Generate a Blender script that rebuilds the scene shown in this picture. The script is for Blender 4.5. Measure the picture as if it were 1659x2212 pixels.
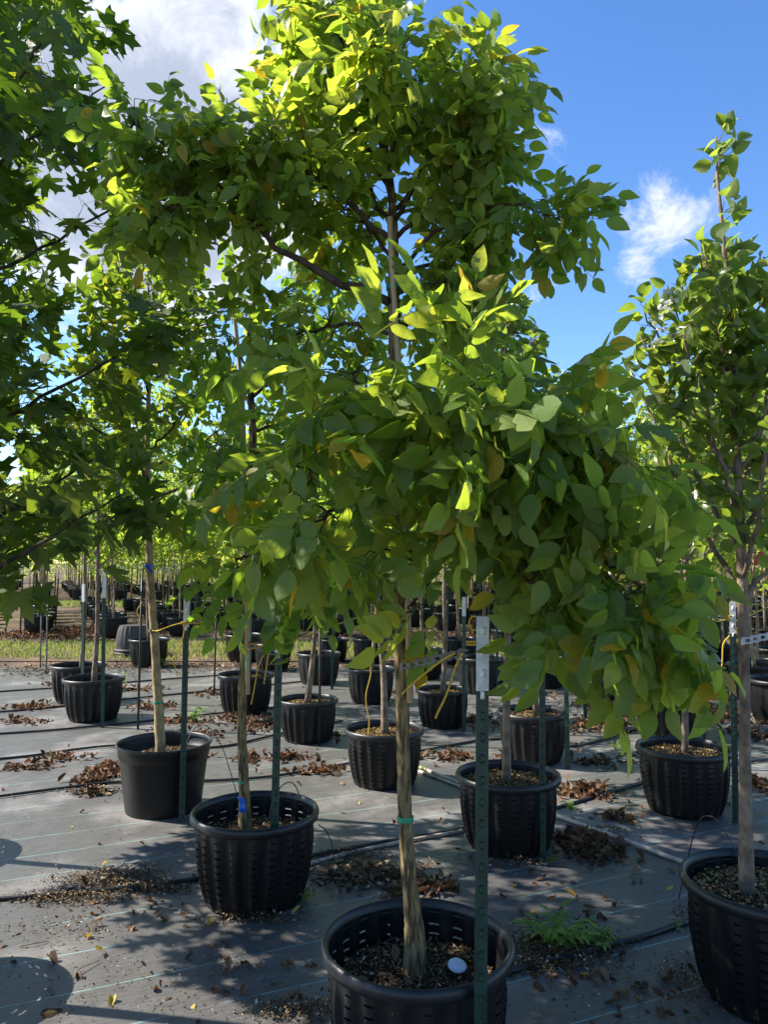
import bpy, math, random
import numpy as np
from mathutils import Matrix, Vector

for o in list(bpy.data.objects):
    bpy.data.objects.remove(o)
scn = bpy.context.scene
COL = scn.collection
R = math.radians
rng = np.random.default_rng(11)
random.seed(5)

# ------------------------------------------------------------------ camera
TILT, F, CX, CY, CAMH = R(3.69), 1660.0, 829.5, 1106.0, 1.60
cd = bpy.data.cameras.new('camera')
cam = bpy.data.objects.new('camera', cd)
COL.objects.link(cam)
cam.location = (0, 0, CAMH)
cam.rotation_euler = (R(90) + TILT, 0, 0)
cd.sensor_fit = 'VERTICAL'
cd.sensor_height = 24.0
cd.lens = 24.0 * F / 2212.0
cd.clip_start, cd.clip_end = 0.05, 2000
scn.camera = cam
CT, ST = math.cos(TILT), math.sin(TILT)

# ------------------------------------------------------------------ sky, sun, exposure
SUN_AZ, SUN_EL = R(-79), R(41)          # azimuth from +Y, negative = to the left
S2V = Vector((math.sin(SUN_AZ) * math.cos(SUN_EL), math.cos(SUN_AZ) * math.cos(SUN_EL), math.sin(SUN_EL)))
sl = bpy.data.lights.new('sun', 'SUN')
sl.energy, sl.angle, sl.color = 5.0, R(0.55), (1.0, 0.93, 0.82)
so = bpy.data.objects.new('sun', sl)
COL.objects.link(so)
so.rotation_euler = S2V.to_track_quat('Z', 'Y').to_euler()
so.location = (-30, 10, 30)
scn.view_settings.view_transform = 'Standard'
scn.view_settings.look = 'None'
scn.view_settings.gamma = 1.0
scn.view_settings.use_curve_mapping = False
scn.view_settings.exposure = 1.33
scn.cycles.max_bounces = 6
scn.cycles.diffuse_bounces = 4
scn.cycles.glossy_bounces = 2
scn.cycles.transmission_bounces = 4


def ray(px, py):
    u, v = (px - CX) / F, (CY - py) / F
    return Vector((u, CT - v * ST, ST + v * CT))


class NT:
    """tiny node-tree helper"""
    def __init__(s, tree):
        s.t = tree
        s.n = tree.nodes
        s.n.clear()

    def add(s, typ, **kw):
        nd = s.n.new(typ)
        for k, v in kw.items():
            if k.startswith('i_'):
                nd.inputs[k[2:].replace('_', ' ')].default_value = v
            else:
                setattr(nd, k, v)
        return nd

    def link(s, a, b):
        s.t.links.new(a, b)

    def val(s, x, sock):
        if isinstance(x, (int, float)):
            sock.default_value = x
        elif isinstance(x, (tuple, list)):
            sock.default_value = x if len(x) == len(sock.default_value) else tuple(x) + (1.0,)
        else:
            s.link(x, sock)

    def math(s, op, a, b=0.0, c=None, clamp=False):
        nd = s.n.new('ShaderNodeMath')
        nd.operation = op
        nd.use_clamp = clamp
        s.val(a, nd.inputs[0])
        s.val(b, nd.inputs[1])
        if c is not None:
            s.val(c, nd.inputs[2])
        return nd.outputs[0]

    def vmath(s, op, a, b=(0, 0, 0)):
        nd = s.n.new('ShaderNodeVectorMath')
        nd.operation = op
        s.val(a, nd.inputs[0])
        s.val(b, nd.inputs[1])
        return nd.outputs['Value'] if op in ('DOT_PRODUCT', 'LENGTH') else nd.outputs[0]

    def mix(s, f, a, b, typ='MIX'):
        nd = s.n.new('ShaderNodeMix')
        nd.data_type = 'RGBA'
        nd.blend_type = typ
        s.val(f, nd.inputs[0])
        s.val(a, nd.inputs[6])
        s.val(b, nd.inputs[7])
        return nd.outputs[2]

    def noise(s, vec, scale, detail=4.0, rough=0.55, dist=0.0, out=0):
        nd = s.n.new('ShaderNodeTexNoise')
        if vec is not None:
            s.link(vec, nd.inputs['Vector'])
        nd.inputs['Scale'].default_value = scale
        nd.inputs['Detail'].default_value = detail
        nd.inputs['Roughness'].default_value = rough
        nd.inputs['Distortion'].default_value = dist
        return nd.outputs[out]

    def ramp(s, f, stops):
        nd = s.n.new('ShaderNodeValToRGB')
        while len(nd.color_ramp.elements) < len(stops):
            nd.color_ramp.elements.new(0.5)
        for e, (p, c) in zip(nd.color_ramp.elements, stops):
            e.position = p
            e.color = tuple(c) + (1.0,) if len(c) == 3 else c
        s.link(f, nd.inputs[0])
        return nd.outputs[0]

    def smooth(s, f, a, b):
        nd = s.n.new('ShaderNodeMapRange')
        nd.interpolation_type = 'SMOOTHSTEP'
        s.val(f, nd.inputs[0])
        nd.inputs[1].default_value, nd.inputs[2].default_value = a, b
        return nd.outputs[0]


world = bpy.data.worlds.new('World')
scn.world = world
world.use_nodes = True
w = NT(world.node_tree)
sky = w.add('ShaderNodeTexSky', sky_type='NISHITA', sun_disc=False)
sky.sun_elevation, sky.sun_rotation = SUN_EL, SUN_AZ
sky.air_density, sky.dust_density, sky.ozone_density = 1.0, 0.25, 2.2
tc = w.add('ShaderNodeTexCoord')
dirv = tc.outputs['Generated']
hs = w.add('ShaderNodeHueSaturation')
hs.inputs['Hue'].default_value = 0.508
hs.inputs['Saturation'].default_value = 1.24
hs.inputs['Value'].default_value = 0.85
w.link(sky.outputs[0], hs.inputs['Color'])
# clouds: one noise field over the whole sky, gathered round a few banks
n1 = w.noise(dirv, 11.0, 10.0, 0.66, 0.5)
n2 = w.noise(dirv, 1.7, 4.0, 0.5, 0.2)
field = w.math('ADD', w.math('MULTIPLY', n1, 0.95), w.math('MULTIPLY', n2, 0.38))
banks = [((330, 40), 13.5, 0.44), ((170, 420), 9.0, 0.36), ((430, 480), 8.0, 0.30), ((1450, 480), 3.6, 0.20), ((1395, 430), 2.4, 0.10),
         ((1160, 320), 2.4, 0.16), ((1120, 560), 3.6, 0.14), ((1365, 600), 1.6, 0.12), ((420, 810), 3.5, 0.2), ((1090, 640), 2.2, 0.12)]
for (p, rad, amp) in banks:
    d = ray(*p).normalized()
    dt = w.vmath('DOT_PRODUCT', dirv, tuple(d))
    g = w.smooth(dt, math.cos(R(rad * 1.35)), math.cos(R(rad * 0.25)))
    field = w.math('ADD', field, w.math('MULTIPLY', g, amp))
mask = w.smooth(field, 0.84, 1.10)
dens = w.smooth(field, 1.0, 1.36)
ccol = w.mix(dens, (0.46, 0.47, 0.50), (0.23, 0.255, 0.31))
bg = w.add('ShaderNodeBackground')
skys = w.mix(1.0, hs.outputs[0], (0.130, 0.130, 0.130), 'MULTIPLY')
w.link(w.mix(w.math('MULTIPLY', mask, 0.93), skys, ccol), bg.inputs[0])
bg.inputs[1].default_value = 1.0
wo = w.add('ShaderNodeOutputWorld')
w.link(bg.outputs[0], wo.inputs[0])

# ------------------------------------------------------------------ helpers: places


def ground(px, py, z=0.0):
    d = ray(px, py)
    t = (z - CAMH) / d.z
    return np.array([d.x * t, d.y * t, z])


def plane(px, py, Y):
    d = ray(px, py)
    t = Y / d.y
    return np.array([d.x * t, Y, CAMH + d.z * t])


def depth_of(p):
    p = np.asarray(p, float)
    return p[..., 1] * CT + (p[..., 2] - CAMH) * ST


def project(p):
    p = np.atleast_2d(p)
    zc = np.maximum(depth_of(p), 0.05)
    yc = -p[:, 1] * ST + (p[:, 2] - CAMH) * CT
    return CX + F * p[:, 0] / zc, CY - F * yc / zc, zc


# ------------------------------------------------------------------ helpers: meshes
def tag(o, label=None, cat=None, group=None, kind=None):
    if label:
        o['label'] = label
    if cat:
        o['category'] = cat
    if group:
        o['group'] = group
    if kind:
        o['kind'] = kind
    return o


def empty(name, loc, label=None, cat=None, group=None):
    o = bpy.data.objects.new(name, None)
    o.empty_display_size = 0.1
    COL.objects.link(o)
    o.location = loc
    return tag(o, label, cat, group)


class G:
    def __init__(s):
        s.v, s.f, s.n = [], [], 0

    def add(s, v, f):
        v = np.asarray(v, float)
        s.v.append(v)
        s.f.extend([tuple(i + s.n for i in q) for q in f])
        s.n += len(v)
        return s

    def mesh(s, name, mat, off=None, smooth=True, mats=None):
        me = bpy.data.meshes.new(name)
        v = np.concatenate(s.v) if s.v else np.zeros((0, 3))
        if off is not None:
            v = v - np.asarray(off, float)
        me.from_pydata(v.tolist(), [], s.f)
        if smooth:
            me.shade_smooth()
        me.materials.append(mat)
        return me


def obj(name, me, parent=None, loc=None):
    o = bpy.data.objects.new(name, me)
    COL.objects.link(o)
    if parent is not None:
        o.parent = parent
    if loc is not None:
        o.location = loc
    return o


def smooth_line(pts, n):
    """Catmull-Rom through pts -> n points"""
    P = np.asarray(pts, float)
    if len(P) < 3:
        t = np.linspace(0, 1, n)[:, None]
        return P[0] * (1 - t) + P[-1] * t
    Q = np.vstack([2 * P[0] - P[1], P, 2 * P[-1] - P[-2]])
    m = len(P) - 1
    out = []
    for t in np.linspace(0, m - 1e-6, n):
        i = int(t)
        u = t - i
        a, b, c, d = Q[i], Q[i + 1], Q[i + 2], Q[i + 3]
        out.append(0.5 * (2 * b + (c - a) * u + (2 * a - 5 * b + 4 * c - d) * u * u + (3 * b - a - 3 * c + d) * u ** 3))
    return np.array(out)


def tube(g, pts, rad, sides=8, cap=True, wob=0.0, flat=1.0):
    P = np.asarray(pts, float)
    n = len(P)
    rad = np.broadcast_to(np.asarray(rad, float), (n,)) if np.ndim(rad) == 0 else np.asarray(rad, float)
    T = np.gradient(P, axis=0)
    T /= np.linalg.norm(T, axis=1)[:, None] + 1e-9
    up = np.array([0, 0, 1.0]) if abs(T[0][2]) < 0.9 else np.array([1.0, 0, 0])
    V = []
    a = np.arange(sides) * 2 * math.pi / sides
    x = np.cross(T[0], up)
    x /= np.linalg.norm(x)
    for i in range(n):
        x = x - T[i] * np.dot(x, T[i])
        x /= np.linalg.norm(x) + 1e-9
        y = np.cross(T[i], x)
        r = rad[i]
        rr = r * (1 + (wob * rng.normal(size=sides) if wob else 0))
        rr = np.broadcast_to(rr, (sides,))
        V.append(P[i] + (np.cos(a) * rr)[:, None] * x + (np.sin(a) * rr * flat)[:, None] * y)
    V = np.concatenate(V)
    Fc = []
    for i in range(n - 1):
        for j in range(sides):
            k = (j + 1) % sides
            Fc.append((i * sides + j, i * sides + k, (i + 1) * sides + k, (i + 1) * sides + j))
    if cap:
        Fc.append(tuple(range(sides - 1, -1, -1)))
        Fc.append(tuple((n - 1) * sides + j for j in range(sides)))
    g.add(V, Fc)
    return g


def box(g, c, s, rz=0.0):
    c, s = np.asarray(c, float), np.asarray(s, float) / 2
    v = np.array([[x, y, z] for x in (-1, 1) for y in (-1, 1) for z in (-1, 1)], float) * s
    cr, sr = math.cos(rz), math.sin(rz)
    v = np.stack([v[:, 0] * cr - v[:, 1] * sr, v[:, 0] * sr + v[:, 1] * cr, v[:, 2]], 1) + c
    g.add(v, [(0, 1, 3, 2), (4, 6, 7, 5), (0, 4, 5, 1), (2, 3, 7, 6), (0, 2, 6, 4), (1, 5, 7, 3)])
    return g


def lathe(g, prof, seg, mod=None, skip=None):
    a = np.arange(seg) * 2 * math.pi / seg
    V = []
    for i, (r, z) in enumerate(prof):
        rr = np.full(seg, r, float)
        if mod is not None:
            rr = rr + mod(a, i)
        V.append(np.stack([np.cos(a) * rr, np.sin(a) * rr, np.full(seg, z)], 1))
    Fc = []
    for i in range(len(prof) - 1):
        for j in range(seg):
            if skip and skip(i, j):
                continue
            k = (j + 1) % seg
            Fc.append((i * seg + j, i * seg + k, (i + 1) * seg + k, (i + 1) * seg + j))
    g.add(np.concatenate(V), Fc)
    return g


def tri_mesh(name, V, T, mat, rnd=None, mid=None):
    me = bpy.data.meshes.new(name)
    nv, nt = len(V), len(T)
    me.vertices.add(nv)
    me.vertices.foreach_set('co', np.ascontiguousarray(V, np.float32).ravel())
    me.loops.add(nt * 3)
    me.loops.foreach_set('vertex_index', np.ascontiguousarray(T, np.int32).ravel())
    me.polygons.add(nt)
    me.polygons.foreach_set('loop_start', np.arange(0, nt * 3, 3, dtype=np.int32))
    me.update(calc_edges=True)
    me.validate()
    me.shade_smooth()
    for nm, arr in (('rnd', rnd), ('mid', mid)):
        if arr is not None:
            at = me.attributes.new(nm, 'FLOAT', 'POINT')
            at.data.foreach_set('value', np.ascontiguousarray(arr, np.float32))
    me.materials.append(mat)
    return me


# ------------------------------------------------------------------ materials
def new_mat(name):
    m = bpy.data.materials.new(name)
    m.use_nodes = True
    t = NT(m.node_tree)
    out = t.add('ShaderNodeOutputMaterial')
    return m, t, out


def pbr(name, col, rough=0.6, spec=0.4, nscale=30.0, nvar=0.25, bump=0.0, bscale=80.0, col2=None, obj_var=0.0, metallic=0.0, stretch=None):
    m, t, out = new_mat(name)
    p = t.add('ShaderNodeBsdfPrincipled')
    tcn = t.add('ShaderNodeTexCoord')
    vec = tcn.outputs['Object']
    if stretch:
        mp = t.add('ShaderNodeMapping')
        mp.inputs['Scale'].default_value = stretch
        t.link(vec, mp.inputs[0])
        vec = mp.outputs[0]
    n = t.noise(vec, nscale, 5.0)
    c2 = col2 or tuple(max(0.0, c * (1 - 2 * nvar)) for c in col)
    c = t.mix(t.smooth(n, 0.35, 0.65), c2, col)
    if obj_var:
        oi = t.add('ShaderNodeObjectInfo')
        k = t.math('ADD', t.math('MULTIPLY', oi.outputs['Random'], obj_var * 2), 1 - obj_var)
        kk = t.add('ShaderNodeCombineColor')
        for i in range(3):
            t.link(k, kk.inputs[i])
        c = t.mix(1.0, c, kk.outputs[0], 'MULTIPLY')
    t.link(c, p.inputs['Base Color'])
    p.inputs['Roughness'].default_value = rough
    p.inputs['Specular IOR Level'].default_value = spec
    p.inputs['Metallic'].default_value = metallic
    if bump:
        b = t.add('ShaderNodeBump')
        b.inputs['Strength'].default_value = bump
        b.inputs['Distance'].default_value = 0.01
        t.link(t.noise(vec, bscale, 6.0), b.inputs['Height'])
        t.link(b.outputs[0], p.inputs['Normal'])
    t.link(p.outputs[0], out.inputs[0])
    return m


def leaf_mat(name, stops, tstops, trans=0.5, rough=0.46, spec=0.45, under=1.35, vein=0.25):
    """two-sided leaf: reflecting face + light passing through; stops = colours over the per-leaf random value"""
    m, t, out = new_mat(name)
    at = t.add('ShaderNodeAttribute', attribute_name='rnd')
    oi = t.add('ShaderNodeObjectInfo')
    r = t.math('FRACT', t.math('ADD', at.outputs['Fac'], oi.outputs['Random']))
    mid = t.add('ShaderNodeAttribute', attribute_name='mid').outputs['Fac']
    col = t.ramp(r, stops)
    tcol = t.ramp(r, tstops)
    tcn = t.add('ShaderNodeTexCoord')
    n = t.noise(tcn.outputs['Object'], 28.0, 3.0)
    col = t.mix(t.smooth(n, 0.2, 0.8), t.mix(0.25, col, (0.015, 0.03, 0.006)), col)
    midv = t.math('POWER', mid, 6.0)
    col = t.mix(t.math('MULTIPLY', midv, vein), col, (0.22, 0.30, 0.08))
    geo = t.add('ShaderNodeNewGeometry')
    pale = t.mix(0.30, col, (0.16, 0.21, 0.09))
    col = t.mix(geo.outputs['Backfacing'], col, pale)
    p = t.add('ShaderNodeBsdfPrincipled')
    t.link(col, p.inputs['Base Color'])
    t.link(t.math('ADD', t.math('MULTIPLY', geo.outputs['Backfacing'], 0.25), rough), p.inputs['Roughness'])
    p.inputs['Specular IOR Level'].default_value = spec
    tr = t.add('ShaderNodeBsdfTranslucent')
    t.link(t.mix(t.math('MULTIPLY', midv, vein), t.mix(t.math('MULTIPLY', t.smooth(n, 0.35, 0.75), 0.3), tcol, t.mix(1.0, tcol, (.62, .70, .6), 'MULTIPLY')), t.mix(1.0, tcol, (.5, .5, .5), 'MULTIPLY')), tr.inputs[0])
    bp = t.add('ShaderNodeBump')
    bp.inputs['Strength'].default_value = 0.5
    bp.inputs['Distance'].default_value = 0.004
    t.link(t.noise(tcn.outputs['Object'], 55.0, 2.0), bp.inputs['Height'])
    t.link(bp.outputs[0], p.inputs['Normal'])
    t.link(bp.outputs[0], tr.inputs['Normal'])
    mx = t.add('ShaderNodeMixShader')
    mx.inputs[0].default_value = trans
    t.link(p.outputs[0], mx.inputs[1])
    t.link(tr.outputs[0], mx.inputs[2])
    t.link(mx.outputs[0], out.inputs[0])
    return m


M = {}
M['main_leaf'] = leaf_mat('yellowwood_leaf', [(0, (.090, .160, .030)), (.5, (.125, .200, .038)), (.82, (.170, .235, .045)), (.965, (.18, .23, .03)), (.99, (.36, .26, .02))],
                          [(0, (.34, .50, .03)), (.5, (.48, .62, .045)), (.82, (.60, .70, .06)), (.965, (.66, .70, .06)), (.99, (.85, .56, .03))], 0.56)
M['second_leaf'] = leaf_mat('green_compound_leaf', [(0, (.055, .125, .022)), (.6, (.080, .160, .028)), (.95, (.115, .19, .032))],
                            [(0, (.28, .48, .03)), (.6, (.42, .62, .04)), (.95, (.55, .68, .05))], 0.54)
M['maple_leaf'] = leaf_mat('maple_leaf', [(0, (.028, .058, .012)), (.6, (.042, .080, .014)), (.95, (.065, .105, .018))],
                           [(0, (.16, .28, .015)), (.6, (.24, .37, .02)), (.95, (.40, .48, .03))], 0.47, rough=0.36)
M['ginkgo_leaf'] = leaf_mat('ginkgo_leaf', [(0, (.035, .078, .014)), (.7, (.06, .11, .018)), (.95, (.12, .16, .02))],
                            [(0, (.22, .36, .02)), (.7, (.34, .48, .03)), (.95, (.6, .56, .04))], 0.5)
M['pear_leaf'] = leaf_mat('pear_leaf', [(0, (.060, .105, .026)), (.6, (.085, .140, .034)), (.95, (.13, .175, .04))],
                          [(0, (.30, .44, .04)), (.6, (.40, .54, .05)), (.95, (.52, .60, .06))], 0.46, rough=0.28, spec=0.5, under=1.6)
M['far_leaf'] = leaf_mat('far_leaf', [(0, (.06, .12, .018)), (.6, (.10, .17, .025)), (.95, (.15, .20, .03))],
                         [(0, (.36, .52, .035)), (.6, (.50, .66, .05)), (.95, (.64, .72, .07))], 0.55, rough=0.4)
M['brown_leaf'] = leaf_mat('dead_leaf', [(0, (.055, .024, .016)), (.45, (.105, .042, .024)), (.8, (.17, .075, .040)), (.95, (.25, .14, .08))],
                           [(0, (.08, .03, .012)), (.5, (.16, .06, .025)), (.97, (.3, .15, .07))], 0.2, rough=0.6, spec=0.2)
M['yellow_leaf'] = leaf_mat('yellow_fallen_leaf', [(0, (.52, .36, .05)), (.6, (.60, .44, .06)), (.95, (.55, .30, .04))],
                            [(0, (.6, .45, .05)), (.95, (.65, .4, .04))], 0.25, rough=0.5)
M['weed'] = leaf_mat('weed_leaf', [(0, (.12, .24, .04)), (.95, (.20, .32, .06))], [(0, (.4, .62, .06)), (.95, (.5, .7, .08))], 0.45)
M['grass'] = leaf_mat('grass_blade', [(0, (.08, .13, .025)), (.6, (.14, .17, .04)), (.95, (.26, .22, .09))],
                      [(0, (.22, .34, .04)), (.6, (.34, .40, .06)), (.95, (.5, .42, .15))], 0.4, rough=0.55)
M['flower'] = leaf_mat('blossom', [(0, (.7, .7, .66)), (.95, (.8, .78, .74))], [(0, (.7, .7, .65)), (.95, (.7, .7, .65))], 0.4)

M['plastic'] = pbr('black_pot_plastic', (.0065, .0068, .0072), 0.46, 0.33, 9.0, 0.2, 0.15, 60.0, obj_var=0.25)
M['rim'] = pbr('black_rim_plastic', (.011, .0115, .0125), 0.42, 0.42, 14.0, 0.2, 0.1, 90.0, obj_var=0.2)
M['dusty'] = pbr('weathered_pot_plastic', (.060, .055, .052), 0.55, 0.4, 7.0, 0.25, 0.15, 60.0)
M['soil'] = pbr('potting_soil', (.075, .052, .034), 0.9, 0.1, 55.0, 0.35, 1.0, 120.0, col2=(.020, .014, .010))
M['chip'] = leaf_mat('bark_chip', [(0, (.045, .026, .016)), (.45, (.10, .062, .036)), (.75, (.17, .11, .06)), (.92, (.28, .20, .12)), (.985, (.5, .45, .38))],
                     [(0, (.05, .03, .02)), (.95, (.1, .06, .03))], 0.05, rough=0.8, spec=0.15, vein=0.0)
M['chip_gold'] = leaf_mat('golden_mulch', [(0, (.05, .03, .018)), (.3, (.14, .085, .035)), (.7, (.34, .20, .07)), (.93, (.50, .33, .13)), (.985, (.6, .5, .35))],
                          [(0, (.05, .03, .02)), (.95, (.1, .06, .03))], 0.05, rough=0.8, spec=0.15, vein=0.0)
M['bark_main'] = pbr('ridged_bark', (.27, .20, .095), 0.85, 0.15, 62.0, 0.3, 1.0, 90.0, col2=(.055, .040, .022), stretch=(1, 1, 0.22))
M['bark_pale'] = pbr('pale_bark', (.36, .27, .15), 0.8, 0.15, 30.0, 0.2, 0.5, 60.0, col2=(.20, .15, .08), stretch=(1, 1, 0.5))
M['bark_grey'] = pbr('grey_brown_bark', (.24, .18, .13), 0.8, 0.2, 22.0, 0.3, 0.5, 70.0, col2=(.11, .08, .058), stretch=(1, 1, 0.7))
M['bark_dark'] = pbr('dark_bark', (.085, .062, .046), 0.85, 0.15, 30.0, 0.3, 0.6, 60.0, col2=(.04, .03, .023), stretch=(1, 1, 0.3))
M['bark_far'] = pbr('far_bark', (.30, .22, .14), 0.85, 0.15, 12.0, 0.25, 0.0, obj_var=0.35)
M['green_post'] = pbr('green_enamel', (.006, .040, .026), 0.42, 0.5, 20.0, 0.25, 0.12, 150.0, obj_var=0.2)
M['black_post'] = pbr('dark_old_enamel', (.018, .024, .021), 0.5, 0.4, 20.0, 0.2, 0.1, 150.0)
M['white_tip'] = pbr('chipped_white_paint', (.70, .70, .66), 0.5, 0.4, 40.0, 0.12, 0.2, 150.0)
M['grey_rod'] = pbr('weathered_rod', (.19, .20, .18), 0.5, 0.4, 25.0, 0.2)
M['bamboo'] = pbr('bamboo_pole', (.48, .36, .20), 0.55, 0.3, 8.0, 0.12, 0.1, 60.0)
M['twine'] = pbr('yellow_twine', (.72, .47, .06), 0.7, 0.2, 150.0, 0.15, 0.6, 500.0)
M['chain_tie'] = pbr('grey_chain_tie', (.10, .10, .105), 0.5, 0.4, 30.0, 0.1)
M['pale_tie'] = pbr('pale_chain_tie', (.42, .42, .42), 0.5, 0.4, 30.0, 0.1)
M['teal_tape'] = pbr('green_nursery_tape', (.01, .26, .15), 0.35, 0.5, 30.0, 0.15)
M['blue_tape'] = pbr('blue_flagging', (.012, .10, .55), 0.3, 0.5, 30.0, 0.15)
M['red_tape'] = pbr('red_flagging', (.62, .02, .015), 0.4, 0.4, 30.0, 0.15)
M['hose'] = pbr('black_poly_pipe', (.020, .020, .021), 0.45, 0.45, 10.0, 0.2, 0.1, 60.0)
M['pvc'] = pbr('dirty_white_pipe', (.60, .48, .38), 0.6, 0.3, 9.0, 0.2, 0.1, 40.0)
M['disc'] = pbr('white_plastic_disc', (.62, .66, .72), 0.5, 0.4, 20.0, 0.03)
M['twig'] = pbr('dry_twig', (.26, .19, .12), 0.85, 0.1, 40.0, 0.2)
M['terrain'] = pbr('dry_soil', (.17, .115, .075), 0.95, 0.1, 1.5, 0.25, 0.6, 20.0, col2=(.075, .06, .045))
M['moss'] = pbr('moss_and_dirt', (.06, .085, .02), 0.95, 0.1, 40.0, 0.3, 1.0, 90.0)
M['stem'] = pbr('green_stem', (.12, .20, .05), 0.6, 0.3, 40.0, 0.1)

ROW_ANG = R(24)          # the beds run along this heading


def cloth_material():
    m, t, out = new_mat('woven_ground_cloth')
    p = t.add('ShaderNodeBsdfPrincipled')
    tcn = t.add('ShaderNodeTexCoord')
    mp = t.add('ShaderNodeMapping')
    mp.inputs['Rotation'].default_value = (0, 0, -ROW_ANG)
    t.link(tcn.outputs['Object'], mp.inputs[0])
    vec = mp.outputs[0]
    sep = t.add('ShaderNodeSeparateXYZ')
    t.link(vec, sep.inputs[0])
    x, y = sep.outputs[0], sep.outputs[1]
    wob = t.math('MULTIPLY', t.noise(vec, 0.8, 2.0), 0.05)
    yy = t.math('ADD', y, wob)
    # guide threads every 30 cm
    fr = t.math('ABSOLUTE', t.math('SUBTRACT', t.math('FRACT', t.math('MULTIPLY', yy, 1 / 0.305)), 0.5))
    thread = t.math('LESS_THAN', fr, 0.0085)
    brk = t.smooth(t.noise(vec, 2.2, 3.0), 0.34, 0.52)
    thread = t.math('MULTIPLY', thread, brk)
    # weave
    mpw = t.add('ShaderNodeMapping')
    mpw.inputs['Scale'].default_value = (1, 9, 1)
    t.link(vec, mpw.inputs[0])
    streak = t.noise(mpw.outputs[0], 9.0, 6.0, 0.65)
    blot = t.noise(vec, 1.1, 7.0, 0.62)
    c = t.mix(t.smooth(streak, 0.3, 0.7), (.066, .064, .061), (.108, .103, .098))
    dust = t.smooth(blot, 0.47, 0.70)
    c = t.mix(t.math('MULTIPLY', dust, 0.60), c, (.27, .25, .235))
    dirt = t.smooth(t.noise(vec, 2.6, 8.0, 0.7, 0.5), 0.60, 0.72)
    c = t.mix(t.math('MULTIPLY', dirt, 0.65), c, (.060, .045, .033))
    speck = t.smooth(t.noise(vec, 60.0, 3.0, 0.6), 0.68, 0.74)
    c = t.mix(t.math('MULTIPLY', speck, 0.6), c, (.03, .024, .02))
    c = t.mix(t.math('MULTIPLY', thread, 0.8), c, (.20, .40, .38))
    t.link(c, p.inputs['Base Color'])
    p.inputs['Specular IOR Level'].default_value = 0.45
    t.link(t.math('ADD', t.math('MULTIPLY', dust, 0.25), 0.44), p.inputs['Roughness'])
    wv = t.math('MULTIPLY', t.math('SINE', t.math('MULTIPLY', x, 1400.0)), t.math('SINE', t.math('MULTIPLY', y, 1400.0)))
    h = t.math('ADD', t.math('MULTIPLY', wv, 0.02), t.math('ADD', t.math('MULTIPLY', streak, 0.25), t.math('MULTIPLY', t.noise(vec, 2.4, 3.0, 0.5, 1.0), 1.6)))
    b = t.add('ShaderNodeBump')
    b.inputs['Strength'].default_value = 0.35
    b.inputs['Distance'].default_value = 0.02
    t.link(h, b.inputs['Height'])
    t.link(b.outputs[0], p.inputs['Normal'])
    t.link(p.outputs[0], out.inputs[0])
    return m


M['cloth'] = cloth_material()

# ------------------------------------------------------------------ the setting
def sheet(name, pts, z, mat, nx=1):
    g = G()
    v = [[p[0], p[1], z] for p in pts]
    g.add(v, [tuple(range(len(v)))])
    o = obj(name, g.mesh(name, mat, smooth=False))
    return tag(o, kind='structure')


sheet('ground', [(-400, -60), (400, -60), (400, 700), (-400, 700)], -0.012, M['terrain'])


def cloth_sheet(name, x0, x1, y0, y1, nx, ny, amp, z):
    xs, ys = np.linspace(x0, x1, nx), np.linspace(y0, y1, ny)
    X, Y = np.meshgrid(xs, ys)
    c, s = math.cos(ROW_ANG), math.sin(ROW_ANG)
    U, Vv = X * c + Y * s, -X * s + Y * c
    Z = amp * (np.sin(Vv * 5.1 + np.sin(U * 1.3) * 1.2) * 0.5 + np.sin(Vv * 11.0 + U * 0.9 + 2.0 * np.sin(U * 0.7)) * 0.35 + np.sin(U * 4.0 + Vv * 2.0) * 0.3)
    V = np.stack([X, Y, Z + z], -1).reshape(-1, 3)
    i = np.arange((ny - 1) * nx).reshape(ny - 1, nx)[:, :-1].ravel()
    T = np.concatenate([np.stack([i, i + 1, i + nx + 1], 1), np.stack([i, i + nx + 1, i + nx], 1)])
    return tag(obj(name, tri_mesh(name, V, T, M['cloth'])), kind='structure')


cloth_sheet('ground_cloth', -9, 9, -3, 11.7, 180, 160, 0.0045, 0.004)
tag(sheet('grass_strip_ground', [(-30, 12.5), (30, 12.5), (30, 15.5), (-30, 15.5)], 0.002, M['terrain']))

# ------------------------------------------------------------------ leaf templates: (verts, tris, mid)
def leaf_tpl(L=1.0, W=0.5, prof=((0.12, .55), (0.35, 1.0), (0.62, .85), (0.85, .42)), fold=0.25, curl=0.15, pet=0.0, wave=0.0):
    V, Mi, T = [[0, pet, 0]], [1.0], []
    prev = None
    for (s, wd) in prof:
        y, z = pet + s * L, -curl * s * s * L
        hw = wd * W / 2
        wv = wave * L * (rng.random(2) - 0.5)
        b = len(V)
        V += [[-hw, y, z + hw * fold + wv[0]], [0, y, z], [hw, y, z + hw * fold + wv[1]]]
        Mi += [0, 1, 0]
        if prev is None:
            T += [(0, b + 1, b), (0, b + 2, b + 1)]
        else:
            a = prev
            T += [(a, a + 1, b), (a + 1, b + 1, b), (a + 1, a + 2, b + 1), (a + 2, b + 2, b + 1)]
        prev = b
    e = len(V)
    V.append([0, pet + L, -curl * L])
    Mi.append(1.0)
    a = prev
    T += [(a, a + 1, e), (a + 1, a + 2, e)]
    if pet > 0:
        b = len(V)
        V += [[-.006 * L, 0, 0.0], [.006 * L, 0, 0.0], [.006 * L, pet, 0.0], [-.006 * L, pet, 0.0]]
        Mi += [1] * 4
        T += [(b, b + 1, b + 2), (b, b + 2, b + 3)]
    return np.array(V, float), np.array(T, int), np.array(Mi, float)


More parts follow.
